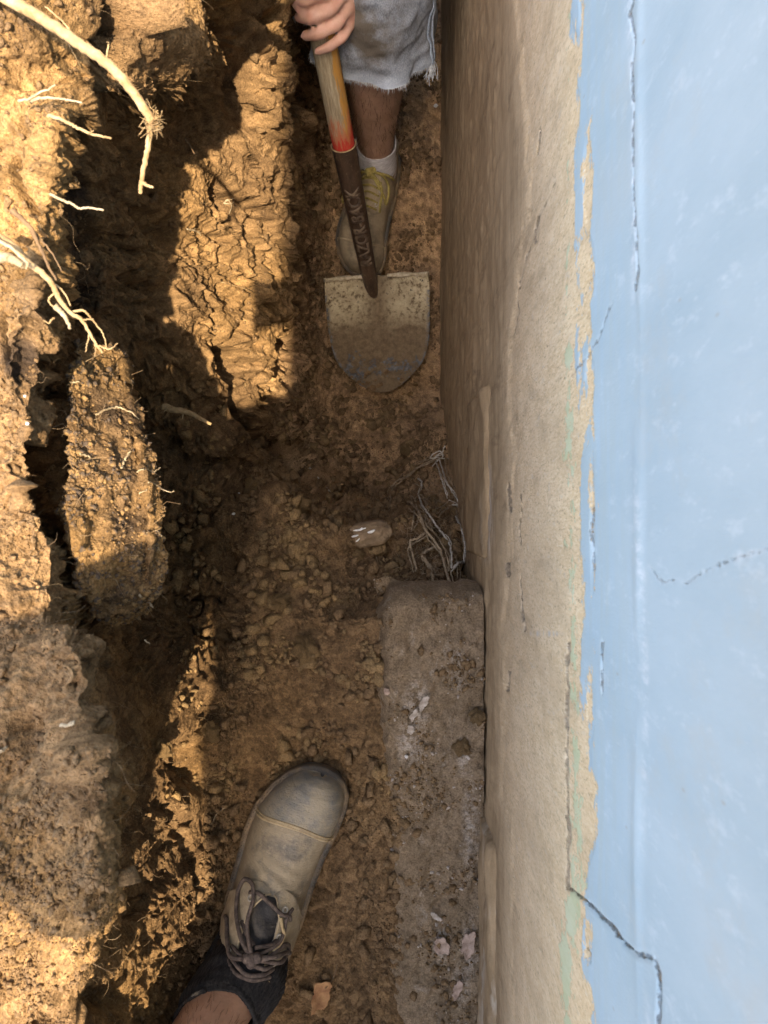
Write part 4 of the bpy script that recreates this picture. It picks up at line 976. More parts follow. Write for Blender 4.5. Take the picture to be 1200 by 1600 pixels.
wid = max(v.co.x for v in bm.verts) - min(v.co.x for v in bm.verts); sc = .175 / wid
for v in bm.verts:
    z_ = .128 + v.co.x * sc; r = socket_r(z_) + (.0016 if v in top else -.0004); a = v.co.y / .020 * 1.25
    v.co = Vector((math.sin(a) * r, math.cos(a) * r, z_))
bmesh.ops.recalc_face_normals(bm, faces=bm.faces)
tme = bpy.data.meshes.new('embossed_lettering'); bm.to_mesh(tme); bm.free(); 
link('embossed_lettering', tme, simple('worn_emboss', (0.06, 0.038, 0.027), (0.20, 0.145, 0.098), 45, .45, .0006, spec=.5), socket, False)
# blade: measured outline, dished, with a fold running in from the socket
BN = P(588, 432, 1.550); BT = P(598, 612, 1.64)
BU = (BN - BT).normalized(); bview = (Vector((0, 0, CAM_Z)) - BN).normalized(); BF = (bview - BU * bview.dot(BU)).normalized(); BS = BU.cross(BF) * -1
if BS.x < 0: BS = -BS
inv = root_matrix(shovel).inverted()
blen = (BN - BT).length
ol_v = np.array([0, .05, .2, .4, .52, .64, .74, .83, .91, .96, .99, 1.0])
ol_w = np.array([.103, .1045, .1045, .1035, .1015, .096, .085, .069, .049, .032, .016, .002])
nu, nv = 140, 110
v, u = np.meshgrid(np.linspace(0, 1, nu), np.linspace(-1, 1, nv), indexing='ij')
wv = np.interp(v, ol_v, ol_w); lx = u * wv + .002 * fbm(np.stack([v * 6, u * 0, v * 0], -1), 2, 3) * np.sign(u)
dish = .030 * (lx / .105) ** 2 * (1 - .2 * v) + .010 * (v - .3) ** 2
fold = -.022 * np.exp(-(lx / (.010 + .020 * (1 - v))) ** 2) * smooth(.62, .02, v)
clump = .0022 * fbm(np.stack([lx * 30, v * 7, 0 * v], -1), 3, 5) + .0035 * np.clip(fbm(np.stack([lx * 45, v * 12, 0 * v], -1), 3, 6), 0, 1) * (v > .78) + .0012 * fbm(np.stack([lx * 140, v * 34, 0 * v], -1), 2, 7)
h = dish + fold + clump
pos = np.array(BN)[None, None] + lx[..., None] * np.array(BS) + (-v * blen)[..., None] * np.array(BU) + h[..., None] * np.array(BF)
pos = np.concatenate([pos.reshape(-1, 3), np.ones((nu * nv, 1))], 1) @ np.array(inv).T; pos = pos[:, :3].reshape(nu, nv, 3)
bme = grid_mesh('blade', pos); attr(bme, 'along', v); attr(bme, 'valley', np.exp(-(lx / (.009 + .022 * (1 - v))) ** 2) * .95 * smooth(.75, .4, v)); attr(bme, 'rim', np.clip((np.abs(u) - .93) / .05, 0, 1) * (v > .12))
blade = link('blade', bme, M['blade'], shovel); bake(blade, [('SOLIDIFY', dict(thickness=.0022, offset=0))]); blade.data.shade_smooth()
for sgn in (-1, 1):                                         # rolled foot steps
    mb = MB(); xs_ = np.linspace(.022, .103, 20)
    pts = [inv @ (BN + BS * (sgn * x) + BU * .0015 + BF * (.030 * (x / .105) ** 2 + .0038 + .001 * math.sin(x * 90))) for x in xs_]
    mb.tube(pts, [.0046 + .0010 * math.sin(x * 130 + sgn) for x in xs_], 10); link('foot_step', mb.mesh('foot_step'), M['blade_rim'], blade)
rb = random.Random(9)
for k in range(26):                                         # mud clinging to the tip
    vv = rb.uniform(.80, .985); ww = float(np.interp(vv, ol_v, ol_w)); xx = rb.uniform(-1, 1) * ww * .95
    c_ = inv @ (BN + BS * xx - BU * (vv * blen) + BF * (.024 * (xx / .105) ** 2 + .004)); r = rb.uniform(.0025, .0065)
    mb = MB(); mb.ball((0, 0, 0), 1, 9, 6); 
    co = np.array(mb.v); n_ = fbm(co * 1.6 + k * 7.1, 2, 3); co = co * (1 + .5 * n_)[:, None] * r * np.array([1.2, .7, 1])
    mb.v = [tuple(q + np.array(c_)) for q in co]; link('mud_lump', mb.mesh('mud_lump'), M['crumb'], blade, False)

# ------------------------------------------------------------------ THE DIGGER: far person
per2 = empty('person', P(580, 330, 1.66)); per2.location.z = -.655
tag(per2, 'person in frayed cut-off denim shorts gripping the shovel, one dusty shoe behind its blade', 'person')
FZ2 = -.652
toe2 = P(556, 425, 1.62); heel2 = P(596, 232, 1.62)
ax2 = Vector((toe2.x - heel2.x, toe2.y - heel2.y, 0)).normalized(); L2 = .285
yaw2 = math.atan2(-ax2.x, ax2.y)
loc2 = Vector((toe2.x, toe2.y, 0)) - ax2 * L2; loc2.z = FZ2
shoe = empty('shoe'); shoe.parent = per2; shoe.matrix_parent_inverse = root_matrix(per2).inverted(); frame_at(shoe, loc2, yaw2); shoe['label'] = 'dusty tan lace-up shoe with yellow laces'
sh2 = Shoe(L2, .97, .95, True)
build_shoe(shoe, sh2, dict(upper='shoe2', sole='sole', cap='shoe2', trim='shoe2_trim', lace_trim='shoe2_trim', tongue='shoe2_trim', collar='shoe2'), False)
def shoe2_world(x, y, z): return Matrix.LocRotScale(loc2, Matrix.Rotation(yaw2, 3, 'Z').to_euler(), None) @ Vector((x, y, z))
lac = MB()
def on2(t, deg, off): return sh2.line([t], [sR(deg)], off)[0]
for t_ in (.60, .56, .52, .48, .44):
    lac.tube(spline([on2(t_, 116, .004), on2(t_ - .012, 90, .0085), on2(t_ - .005, 64, .004)], 12), .0021, 6)
K2 = on2(.40, 92, .014)
for dk in ((0, 0, 0), (.005, .002, 0), (-.005, -.002, .001), (.002, .007, -.001)): lac.ball(K2 + Vector(dk), .0065, 9, 6)
lac.tube(spline([K2, on2(.40, 70, .012), on2(.42, 50, .008), on2(.47, 42, .007), on2(.53, 44, .007), on2(.50, 56, .009), K2], 40), .0026, 7)
lac.tube(spline([K2, on2(.41, 115, .013), on2(.44, 140, .010), on2(.52, 152, .012), on2(.56, 146, .010), on2(.50, 128, .010), K2], 40), .0026, 7)
lac.tube(spline([K2, on2(.46, 66, .010), on2(.55, 58, .006), on2(.60, 56, .006)], 20), .0025, 7)
lac.tube(spline([K2, on2(.38, 60, .010), on2(.36, 40, .008)], 16), .0025, 7)
link('laces', lac.mesh('laces'), M['lace_yellow'], shoe)
ank2 = shoe2_world(0, .075, .125)
K_ = Vector((-.014, .775, -.175)); H_ = Vector((.0, 1.08, .14)); A_ = ank2
K2l = Vector((-.150, .850, -.205)); H2l = Vector((-.16, 1.12, .16)); A2l = Vector((-.10, 1.26, -.56))
def shaft_at(py):                                           # shaft axis where the photograph row py crosses it
    best = None
    for t_ in np.linspace(0, 1.0, 400):
        q = S_TIP + SA * t_; yy = 800 - F * q.y / (CAM_Z - q.z)
        if best is None or abs(yy - py) < best[0]: best = (abs(yy - py), q)
    return best[1]
SX = shaft_at(20)
toward = (Vector((0, 0, CAM_Z)) - SX).normalized(); FRONT = (toward - SA * toward.dot(SA)).normalized(); RIGHT = SA.cross(FRONT)
if RIGHT.x < 0: RIGHT = -RIGHT
def around(h, ang, r): a = math.radians(ang); return SX + SA * h + (RIGHT * math.cos(a) + FRONT * math.sin(a)) * r   # ang 0 right, 90 toward the lens, 180 left
fingers = []
RF = .0193
specs = [(.026, .046, .0098, (12, 66, 118, 176)), (.002, .024, .0098, (8, 60, 112, 170)), (-.020, .000, .0093, (4, 52, 100, 150)), (-.040, -.024, .0080, (0, 38, 74, 112))]
for (h_tip, h_mcp, rad, angs) in specs:
    pts = []
    hs = np.linspace(h_mcp, h_tip, 4)
    lift = [.016, .0085, .0035, .0005]
    for hh, an, lf in zip(hs, angs, lift): pts.append(around(hh, an, RF + rad * .92 + lf))
    mid = [pts[0], pts[0].lerp(pts[1], .5) + (pts[0] - SX).normalized() * .001, pts[1], pts[1].lerp(pts[2], .55), pts[2], pts[3]]
    rr = [rad * 1.12, rad * 1.02, rad * 1.08, rad * .95, rad * .97, rad * .78]
    fingers.append((mid, rr))
wrist = around(.070, -28, .075) + Vector((.018, .035, .03)); elbow = Vector((.035, .96, .26)); should = Vector((.05, 1.08, .56))
mcp = [f[0][0] for f in fingers]
ch = [list(zip(m_, r_)) for m_, r_ in fingers]
for k, (m_, rr_) in enumerate(fingers): ch.append([(m_[0], rr_[0] * 1.1), (m_[0].lerp(wrist, .5) , .0135), (wrist, .020)])
ch.append([(mcp[0], .010), (mcp[1], .011), (mcp[2], .0105), (mcp[3], .0095)])
pc = around(.012, -20, RF + .022)
ch.append([(pc + SA * .022, .016), (pc - SA * .022, .015)])
ch.append([(pc + SA * .03, .016), (around(.038, -95, RF + .013), .0125), (around(.034, -170, RF + .011), .0105), (around(.020, -215, RF + .010), .0085)])
ch += [[(wrist, .025), (wrist.lerp(elbow, .5), .036), (elbow, .042)], [(elbow, .043), (elbow.lerp(should, .5), .05), (should, .058)]]
hand_c = ch
HX2, HC = Vector((-.09, 1.14, .20)), Vector((-.11, 1.12, .50))
legs = [[(shoe2_world(0, .075, .06), .034), (A_, .034), (A_.lerp(K_, .25), .040), (A_.lerp(K_, .6), .053), (A_.lerp(K_, .85), .050), (K_, .056)], [(K_, .058), (K_.lerp(H_, .5), .075), (H_, .09)],
        [(A2l, .034), (A2l.lerp(K2l, .3), .042), (A2l.lerp(K2l, .65), .054), (K2l, .056)], [(K2l, .058), (K2l.lerp(H2l, .5), .075), (H2l, .09)],
        [(A2l + Vector((0, -.02, -.05)), .034), (A2l + Vector((-.01, -.18, -.065)), .026)],
        [(HX2, .14), (HX2.lerp(HC, .5), .13), (HC + Vector((0, .04, .08)), .125)],
        [(Vector((-.28, 1.14, .58)), .065), (HC + Vector((0, .05, .10)), .09), (should, .062)],
        [(HC + Vector((.0, .02, .16)), .055), (HC + Vector((0, -.02, .24)), .055)], [(HC + Vector((0, -.06, .29)), .08), (HC + Vector((0, -.08, .35)), .09), (HC + Vector((0, -.05, .39)), .088)],
        [(HC + Vector((0, -.17, .31)), .014), (HC + Vector((0, -.165, .34)), .010)],
        [(Vector((-.28, 1.14, .57)), .058), (Vector((-.31, 1.05, .30)), .046), (Vector((-.21, .95, .17)), .036), (around(.36, 200, RF + .03), .026)]]
h2 = around(.36, 190, RF + .016)
for k in range(4):
    hh = .33 + .022 * k
    legs.append([(around(hh, 190, RF + .014), .011), (around(hh, 130, RF + .010), .0095), (around(hh, 70, RF + .009), .0088), (around(hh, 20, RF + .008), .0075)])
legs.append([(around(.36, 200, RF + .02), .014), (around(.40, 250, RF + .012), .011), (around(.41, 310, RF + .010), .009)])
body2 = fused('body', legs + hand_c, .0034, M['skin_far'], per2, 3)
body2.data.materials.append(M['skin_hand'])
hc = np.array(SX); cen = np.empty(len(body2.data.polygons) * 3, np.float32); body2.data.polygons.foreach_get('center', cen)
near_h = np.min([np.linalg.norm(cen.reshape(-1, 3) - np.array(q)[None], axis=1) for f in fingers for q in (f[0][0], f[0][2], f[0][5], wrist)], axis=0) < .062
body2.data.polygons.foreach_set('material_index', near_h.astype(np.int32)); body2.data.update()
for (m_, rr_) in fingers:                                   # nails, sunk in the fingertips
    tip, prev = m_[-1], m_[-2]; dr = (tip - prev).normalized(); outw = (tip - SX); outw = outw - SA * outw.dot(SA); outw = (outw - dr * outw.dot(dr)).normalized(); sd_ = dr.cross(outw)
    u, v = np.meshgrid(np.linspace(-1, 1, 9), np.linspace(-1, 1, 9), indexing='ij')
    w_ = rr_[-1] * .62
    k_ = np.sqrt(1 - .5 * v ** 2); q = np.array(tip + dr * rr_[-1] * .28 + outw * rr_[-1] * .66)[None, None] + (u * w_ * k_)[..., None] * np.array(sd_) + (v * w_ * 1.05 * np.sqrt(1 - .45 * u ** 2))[..., None] * np.array(dr) - (rr_[-1] * (.26 * u ** 2 + .10 * (v + 1) ** 2 * .4))[..., None] * np.array(outw)
    world_part('finger_nail', grid_mesh('finger_nail', q), M['nail'], per2)
hb = MB()
for k in range(380):
    f = rh.uniform(.16, .9); a = rh.uniform(-math.pi, 0.0) if k % 5 else rh.uniform(0, math.pi); c = A_.lerp(K_, f); r = float(np.interp(f, [.25, .6, .85, 1], [.040, .053, .050, .056]))
    axl = (K_ - A_).normalized(); u_ = Vector((1, 0, 0)); u_ = (u_ - axl * axl.dot(u_)).normalized(); v_ = axl.cross(u_)
    n_ = u_ * math.cos(a) + v_ * math.sin(a); p0 = c + n_ * r * .985
    dr = (n_ * .35 - axl * .8 + u_ * rh.uniform(-.5, .5)).normalized(); ln = rh.uniform(.008, .018)
    hb.tube([p0, p0 + dr * ln * .5 + n_ * .001, p0 + dr * ln], [.0003, .00026, .00014], 3, False)
tag(world_part('leg_hair', hb.mesh('leg_hair'), LEG_HAIR, per2), kind='stuff')
tube_part('sock', [shoe2_world(0, .075, .055), shoe2_world(0, .077, .085), A_ + Vector((0, 0, -.012)), A_ + Vector((.001, .006, .022)), A_ + Vector((.001, .008, .034))], [.043, .0435, .0405, .040, .0395], 70, 150, M['sock_white'], per2, .008, 60, .002, 3, .002)
sk = MB()                                                   # dark curved tick printed on the sock
ctr = A_ + Vector((-.002, .002, .000)); pts = []
for f_, zz_ in ((-120, .006), (-112, .0015), (-104, .000), (-96, .0015), (-86, .006), (-76, .0115)):
    a = math.radians(f_ - 4); pts.append(ctr + Vector((math.cos(a) * .0428, math.sin(a) * .0428, zz_)))
sk.tube(spline(pts, 20), [.0006 + .0022 * math.sin(math.pi * min(1, (i + 2) / 22)) ** 1.2 for i in range(20)], 6); world_part('printed_mark', sk.mesh('printed_mark'), M['black'], per2)
# denim shorts
s = NT('faded_denim'); tw = s.noise(700, 2, .5, s.map((1, 1, .25))); n = s.noise(14, 5, .65); n2 = s.noise(60, 5, .7)
c = s.mix(s.ramp(n2, .34, .66), (0.17, 0.20, 0.245), (0.29, 0.33, 0.385)); c = s.mix(s.ramp(tw, .4, .62, 0, .55), c, (0.47, 0.52, 0.58))
dirt = s.math('MULTIPLY', s.attr('grime'), s.ramp(n, .36, .58)); c = s.mix(s.math('MULTIPLY', dirt, .92), c, (0.12, 0.098, 0.072)); c = s.mix(s.math('MULTIPLY', s.attr('fade'), .65), c, (0.50, 0.57, 0.66))
M['denim'] = s.done(c, .95, s.bump(tw, .0006, .8, s.bump(n2, .002, .6)), spec=.1)
M['denim_seam'] = simple('denim_seam', (0.20, 0.25, 0.32), (0.42, 0.48, 0.56), 200, .95, .001)
M['fray'] = simple('frayed_thread', (0.42, 0.46, 0.50), (0.68, 0.70, 0.70), 90, .95, .0004)
def leg_tube(name, path, radii, seed, hem_low):
    n, m = 150, 200
    c = catmull(np.array([list(p) for p in path]), np.linspace(0, len(path) - 1, n)); r = catmull(np.array(radii, float), np.linspace(0, len(path) - 1, n))
    ang = np.linspace(0, 2 * np.pi, m, endpoint=False); tv_ = np.linspace(0, 1, n)
    pos = np.zeros((n, m, 3)); tt = np.gradient(c, axis=0); tt /= np.linalg.norm(tt, axis=1, keepdims=True)
    ref = np.array([1.0, 0, 0]); a = ref - tt * (tt @ ref)[:, None]; a /= np.linalg.norm(a, axis=1, keepdims=True); b = np.cross(tt, a)
    fold = .006 * np.sin(ang * 3 + 1.3 + seed)[None] * (1 - tv_)[:, None] + .004 * np.sin(ang * 7 + seed)[None] * np.exp(-tv_ * 6)[:, None]
    pos = c[:, None] + (a[:, None] * np.cos(ang)[None, :, None] * 1.12 + b[:, None] * np.sin(ang)[None, :, None] * .92) * (r[:, None] + fold)[..., None]
    nn = grid_normals(pos); pos += nn * (.010 * fbm(pos * np.array([9, 12, 14]), 3, seed) + .0035 * fbm(pos * np.array([26, 40, 40]), 2, seed + 2))[..., None]
    hem = pos[0] + (np.array([0, 0, 1.0]) * (.0022 * fbm(np.stack([np.cos(ang) * 3, np.sin(ang) * 3, 0 * ang], -1) * 3, 3, seed))[:, None]); 
    pos[0] = hem
    me = grid_mesh(name, pos, closed_v=True)
    gr = np.clip(.95 * np.exp(-((np.cos(ang) + .12) / .42) ** 2)[None] * smooth(.02, .25, tv_)[:, None] + .5 * smooth(.0, .1, tv_)[:, None] + 0 * pos[..., 0], 0, 1)
    attr(me, 'grime', gr); attr(me, 'fade', np.clip(1 - tv_ / .10, 0, 1)[:, None] * np.ones(m)[None])
    return me, pos, ang
sp = [K_ + Vector((.002, -.022, -.082)), K_ + Vector((.002, .01, -.01)), K_.lerp(H_, .22) + Vector((.002, 0, .015)), K_.lerp(H_, .6), H_]
me, hp, ang = leg_tube('shorts', sp, [.086, .086, .088, .105, .13], 4, 0)
shorts = empty('denim_shorts'); shorts.parent = per2
shorts.location = (0, 0, 0); shorts.matrix_parent_inverse = root_matrix(per2).inverted()
sl_ = link('shorts_leg', me, M['denim'], shorts); bake(sl_, [('SOLIDIFY', dict(thickness=.0016, offset=-1))]); sl_.data.shade_smooth()
me, hp2, ang = leg_tube('shorts', [K2l + Vector((.0, -.025, -.045)), K2l + Vector((0, .01, .0)), K2l.lerp(H2l, .4), H2l], [.072, .074, .088, .12], 9, 0)
s2_ = link('shorts_leg', me, M['denim'], shorts); bake(s2_, [('SOLIDIFY', dict(thickness=.0016, offset=-1))]); s2_.data.shade_smooth()
fused('shorts_seat', [[(HX2 + Vector((-.06, -.02, 0)), .145), (HX2 + Vector((.06, -.02, 0)), .145)], [(HX2, .15), (HX2 + Vector((0, -.005, .12)), .145)]], .008, M['denim_seam'], shorts, 4)
fused('shirt', [[(HX2 + Vector((0, 0, .1)), .155), (HC, .148), (HC + Vector((0, .04, .09)), .135)], [(Vector((-.28, 1.14, .59)), .078), (HC + Vector((0, .05, .11)), .10), (should, .072)], [(should, .07), (should.lerp(elbow, .6), .06)], [(Vector((-.28, 1.14, .57)), .07), (Vector((-.30, 1.08, .38)), .06)]], .008, M['shirt'], per2, 4)
mb = MB(); hc_ = HC + Vector((0, -.05, .385)); mb.ball(hc_, .096, 20, 14); world_part('hair', mb.mesh('hair'), bpy.data.materials['brown_hair'], per2)
mb = MB(); mb.ball((0, 0, 0), 1, 14, 8); mb.v = [tuple(A2l + Vector((-.006, -.08, -.06)) + Vector((q[0] * .045, q[1] * .15, q[2] * .045))) for q in mb.v]; world_part('rear_shoe', mb.mesh('rear_shoe'), M['shoe2'], per2)
# outseam, doubled stitching and frayed hem
for da in (0.0, .10):
    mb = MB(); k0 = int((.0 - .28 - da) / (2 * math.pi) * 200) % 200
    mb.tube([Vector(hp[i, (k0) % 200]) + Vector((.0, -.0005, .001)) for i in range(0, 110)], .0021, 6); tag(link('outseam', mb.mesh('outseam'), M['denim_seam'], sl_), None)
fr = MB(); rf = random.Random(21)
for hpp, cnt in ((hp, 900), (hp2, 350)):
    for k in range(cnt):
        i = rf.randrange(200); p = Vector(hpp[0, i]); q = Vector(hpp[0, (i + 1) % 200]); p = p.lerp(q, rf.random()); dn = (Vector(hpp[0, i]) - Vector(hpp[6, i])).normalized()
        ln = rf.uniform(.002, .008); sdv = Vector((rf.gauss(0, .5), rf.gauss(0, .5), rf.gauss(0, .3)))
        fr.tube([p - dn * .001, p + dn * ln * .5 + sdv * .001, p + dn * ln + sdv * ln * .5], [.0004, .00035, .0002], 3, False)
tag(link('frayed_hem', fr.mesh('frayed_hem'), M['fray'], sl_), kind='stuff')
fr = MB(); k0 = int((2 * math.pi - .30) / (2 * math.pi) * 200)
for k in range(26):
    p = Vector(hp[0, (k0 + rf.randrange(-4, 4)) % 200]); d_ = Vector((rf.gauss(0, .25), -.75 + rf.gauss(0, .25), -.7)).normalized()
    fr.tube(spline([p, p + d_ * .010 + Vector((rf.gauss(0, .002), 0, 0)), p + d_ * rf.uniform(.018, .030) + Vector((rf.gauss(0, .003), 0, 0))], 6), .0005, 4, False)
tag(link('loose_threads', fr.mesh('loose_threads'), M['fray'], sl_), kind='stuff')

# ------------------------------------------------------------------ LOOSE SOIL: crumbs and clods
def rough_ball(name, seed, sub=2, amp=.42, freq=1.5):
    bm = bmesh.new(); bmesh.ops.create_icosphere(bm, subdivisions=sub, radius=1)
    co = np.array([v.co[:] for v in bm.verts]); n_ = fbm(co * freq + seed * 3.7, 3, seed) ; sq = np.array([1, .86 + .1 * math.sin(seed), .74])
    f1, f2, ci = worley(co * 1.9 + seed * 1.3, seed)
    co = co * (1 + amp * n_ + .16 * (.5 - f1))[:, None] * sq
    for v, c_ in zip(bm.verts, co): v.co = Vector(c_)
    me = bpy.data.meshes.new(name); bm.to_mesh(me); bm.free(); return me
protos = [rough_ball('crumb_shape', k + 1, 1, 1.15, 1.2) for k in range(10)]
pv = []; pf = []
for me in protos:
    v_ = np.empty(len(me.vertices) * 3); me.vertices.foreach_get('co', v_); pv.append(v_.reshape(-1, 3)); pf.append(np.array([p.vertices[:] for p in me.polygons]))
    bpy.data.meshes.remove(me)
def scatter(name, pts, nrm_, sizes, mat, label=None, sink=.25, flat=None):
    n = len(pts); kinds = RNG.integers(0, len(pv), n); V_, F_ = [], []; base = 0
    q = RNG.normal(size=(n, 4)); q /= np.linalg.norm(q, axis=1, keepdims=True); w_, x_, y_, z_ = q.T
    Rm = np.stack([np.stack([1 - 2 * (y_**2 + z_**2), 2 * (x_*y_ - w_*z_), 2 * (x_*z_ + w_*y_)], -1), np.stack([2 * (x_*y_ + w_*z_), 1 - 2 * (x_**2 + z_**2), 2 * (y_*z_ - w_*x_)], -1), np.stack([2 * (x_*z_ - w_*y_), 2 * (y_*z_ + w_*x_), 1 - 2 * (x_**2 + y_**2)], -1)], 1)
    ctr_ = pts + nrm_ * (sizes * (1 - 2 * sink) * .8)[:, None]
    for k in range(len(pv)):
        ii = np.where(kinds == k)[0]
        if not len(ii): continue
        vv = np.einsum('nij,vj->nvi', Rm[ii], pv[k]) * sizes[ii][:, None, None] + ctr_[ii][:, None]
        ff = pf[k][None] + (base + np.arange(len(ii)) * len(pv[k]))[:, None, None]
        V_.append(vv.reshape(-1, 3)); F_.append(ff.reshape(-1, 3)); base += len(ii) * len(pv[k])
    V_ = np.concatenate(V_); F_ = np.concatenate(F_)
    me = bpy.data.meshes.new(name); me.vertices.add(len(V_)); me.vertices.foreach_set('co', V_.reshape(-1).astype(np.float32))
    me.loops.add(len(F_) * 3); me.polygons.add(len(F_)); me.loops.foreach_set('vertex_index', F_.reshape(-1).astype(np.int32))
    me.polygons.foreach_set('loop_start', np.arange(0, len(F_) * 3, 3, dtype=np.int32)); me.polygons.foreach_set('loop_total', np.full(len(F_), 3, np.int32)); me.update(calc_edges=True)
    o = link(name, me, mat, None, False); tag(o, label, None, None, 'stuff'); return o
gn = grid_normals(g2)
if np.nanmean(gn[..., 2]) < 0: gn = -gn
infr = (pxx > -30) & (pxx < 790) & (pyy > -30) & (pyy < 1640) & (U < 12.2)
clump_n = np.clip(.35 + 1.6 * fbm(g2 * 11, 2, 123), 0.03, 1.5)
flo = np.where(floor_w > .5, 1.0, np.clip(gn[..., 2], 0, 1) ** 2 * .22)
farq = smooth(1.2, 1.6, 1 - g2[..., 2])
wgt = np.where(infr, clump_n * flo, 0); area = np.linalg.norm(np.cross(np.gradient(g2, axis=0), np.gradient(g2, axis=1)), axis=-1); wgt = wgt * area
wgt = (wgt / wgt.sum()).reshape(-1)
def pick(n, w_): 
    c_ = np.cumsum(w_); return np.searchsorted(c_, RNG.random(n) * c_[-1])
G2, GN = g2.reshape(-1, 3), gn.reshape(-1, 3)
ii = pick(20000, wgt); sz = np.clip(.0011 * (RNG.pareto(1.75, len(ii)) + 1), .0010, .0105)
bx = lambda q: np.ones(len(q), bool)
scatter('soil_crumbs', G2[ii], GN[ii], sz, M['crumb'])
wt2 = np.where((pxx > -20) & (pxx < 420) & (pyy > -20) & (pyy < 1620) & (U < 9), np.clip(.25 + 1.5 * fbm(g2 * 24, 2, 131), .02, 1.5) * np.clip(gn[..., 2] - .15, 0, 1) ** 1.5, 0) * area / (1 - np.minimum(g2[..., 2], .6)) ** 2
ii = pick(14000, (wt2 / wt2.sum()).reshape(-1)); scatter('bank_crumbs', G2[ii], GN[ii], np.clip(.0006 * (RNG.pareto(2.1, len(ii)) + 1), .0005, .0030), M['crumb'], sink=.35)
wc = np.where((pxx > 230) & (pxx < 725) & (pyy > 600) & (pyy < 1250) & (U > 6) & (U < 12.0), np.clip(.1 + 2.2 * fbm(g2 * 13, 2, 151), .0, 1.6) * np.clip(gn[..., 2], 0, 1) * area * np.where((pyy > 760) & (pyy < 1180), 1.0, .35), 0)
ii = pick(1100, (wc / wc.sum()).reshape(-1)); scatter('loose_clods', G2[ii], GN[ii], np.clip(.0032 * (RNG.pareto(2.4, len(ii)) + 1), .0032, .012), M['clod'], sink=.35)
# crumbs on the pillar and the footing
pp = pil_pos.reshape(-1, 3); pn = grid_normals(pil_pos).reshape(-1, 3)
if pn[:, 2][pil_pos.shape[1] // 4::pil_pos.shape[1]].mean() < 0: pn = -pn
ii = RNG.choice(np.where(pn[:, 2] > -.1)[0], 5200); ii = ii[np.clip(.6 + 1.4 * fbm(pp[ii] * 22, 2, 5), .1, 1) > RNG.random(len(ii))]
s = NT('pillar_crumb'); n = s.noise(34, 5, .7); n2 = s.noise(160, 4, .7)
c = s.mix(s.ramp(n, .40, .56), (0.15, 0.097, 0.052), (0.29, 0.185, 0.085)); c = s.mix(s.ramp(n2, .47, .56, 0, .9), c, (0.075, 0.062, 0.056)); M['pcrumb'] = s.done(c, .95, s.bump(s.noise(500, 3, .7), .0012, .8), spec=.12)
scatter('pillar_crumbs', pp[ii], pn[ii], np.clip(.0008 * (RNG.pareto(2.0, len(ii)) + 1), .0006, .0034), M['pcrumb'], sink=.4)
fn_ = grid_normals(fpos); 
if fn_[..., 2].mean() < 0: fn_ = -fn_
ok = (YY > -.7).reshape(-1) & (fn_[..., 2] > .4).reshape(-1); fw = np.clip(.2 + 1.5 * fbm(fpos * 16, 2, 9), .02, 1.2).reshape(-1) * ok
ii = pick(1000, fw / fw.sum()); scatter('footing_crumbs', fpos.reshape(-1, 3)[ii], fn_.reshape(-1, 3)[ii], np.clip(.0011 * (RNG.pareto(2.2, len(ii)) + 1), .001, .0055), M['crumb'])
ii = pick(260, fw / fw.sum()); scatter('lime_specks', fpos.reshape(-1, 3)[ii], fn_.reshape(-1, 3)[ii], np.clip(.0008 * (RNG.pareto(2.2, len(ii)) + 1), .0007, .0028), M['chip'])
# single clods, each lying on the soil
clod_shapes = [rough_ball('soil_clod', 30 + k, 4, .55, 1.9) for k in range(7)]
for me in clod_shapes: me.materials.append(M['clod']); me.shade_smooth()
def clod(px, py, r_px, label=None, mat=None, name='soil_clod', grp='loose soil clods on the trench floor', sq=1.0, onto=None):
    d = onto if onto is not None else surf(px, py); r = r_px * d / F
    me = random.choice(clod_shapes)
    if mat is not None: me = me.copy(); me.materials.clear(); me.materials.append(mat)
    o = bpy.data.objects.new(name, me); C.objects.link(o); o.location = P(px, py, d - r * .35); o.rotation_euler = (random.uniform(0, 6.3), random.uniform(0, 6.3), random.uniform(0, 6.3)); o.scale = (r, r * sq, r * sq)
    return tag(o, label, 'soil clod' if name == 'soil_clod' else None, grp)
big_clods = [(738, 735, 17, 'rusty ochre clod pressed against the wall foot, above the tangle of string'), (436, 942, 17, 'large ochre clod in the loose soil left of the footing, nearest the bank'),
             (634, 704, 9, 'yellowish clod lying just left of the knot of string'), (478, 1016, 20, 'lumpy brown clod casting a dark hollow, left of the middle of the footing'),
             (745, 1120, 14, 'brown clod on the footing close against the wall'), (722, 1168, 15, 'pale brown flat clod on the footing near the wall, lower one of two'),
             (678, 778, 8, 'small orange clod caught among the strings'), (712, 800, 9, 'ochre clod under the right-hand strings'), (395, 760, 15, 'dark clod on the pit edge at the foot of the bank'),
             (470, 790, 16, 'brown clod on the pit edge left of the whitened stone'), (330, 1145, 15, 'sunlit clod at the foot of the bank above the boot'), (255, 1170, 15, 'sunlit ochre clod on the ledge low on the bank'),
             (560, 868, 11, 'small ochre clod just below the whitened stone')]
for px, py, r, lb in big_clods:
    on_f = None
    if px > 700 and py > 1000: on_f = CAM_Z - FZ
    clod(px, py, r, lb, grp=None, onto=on_f)
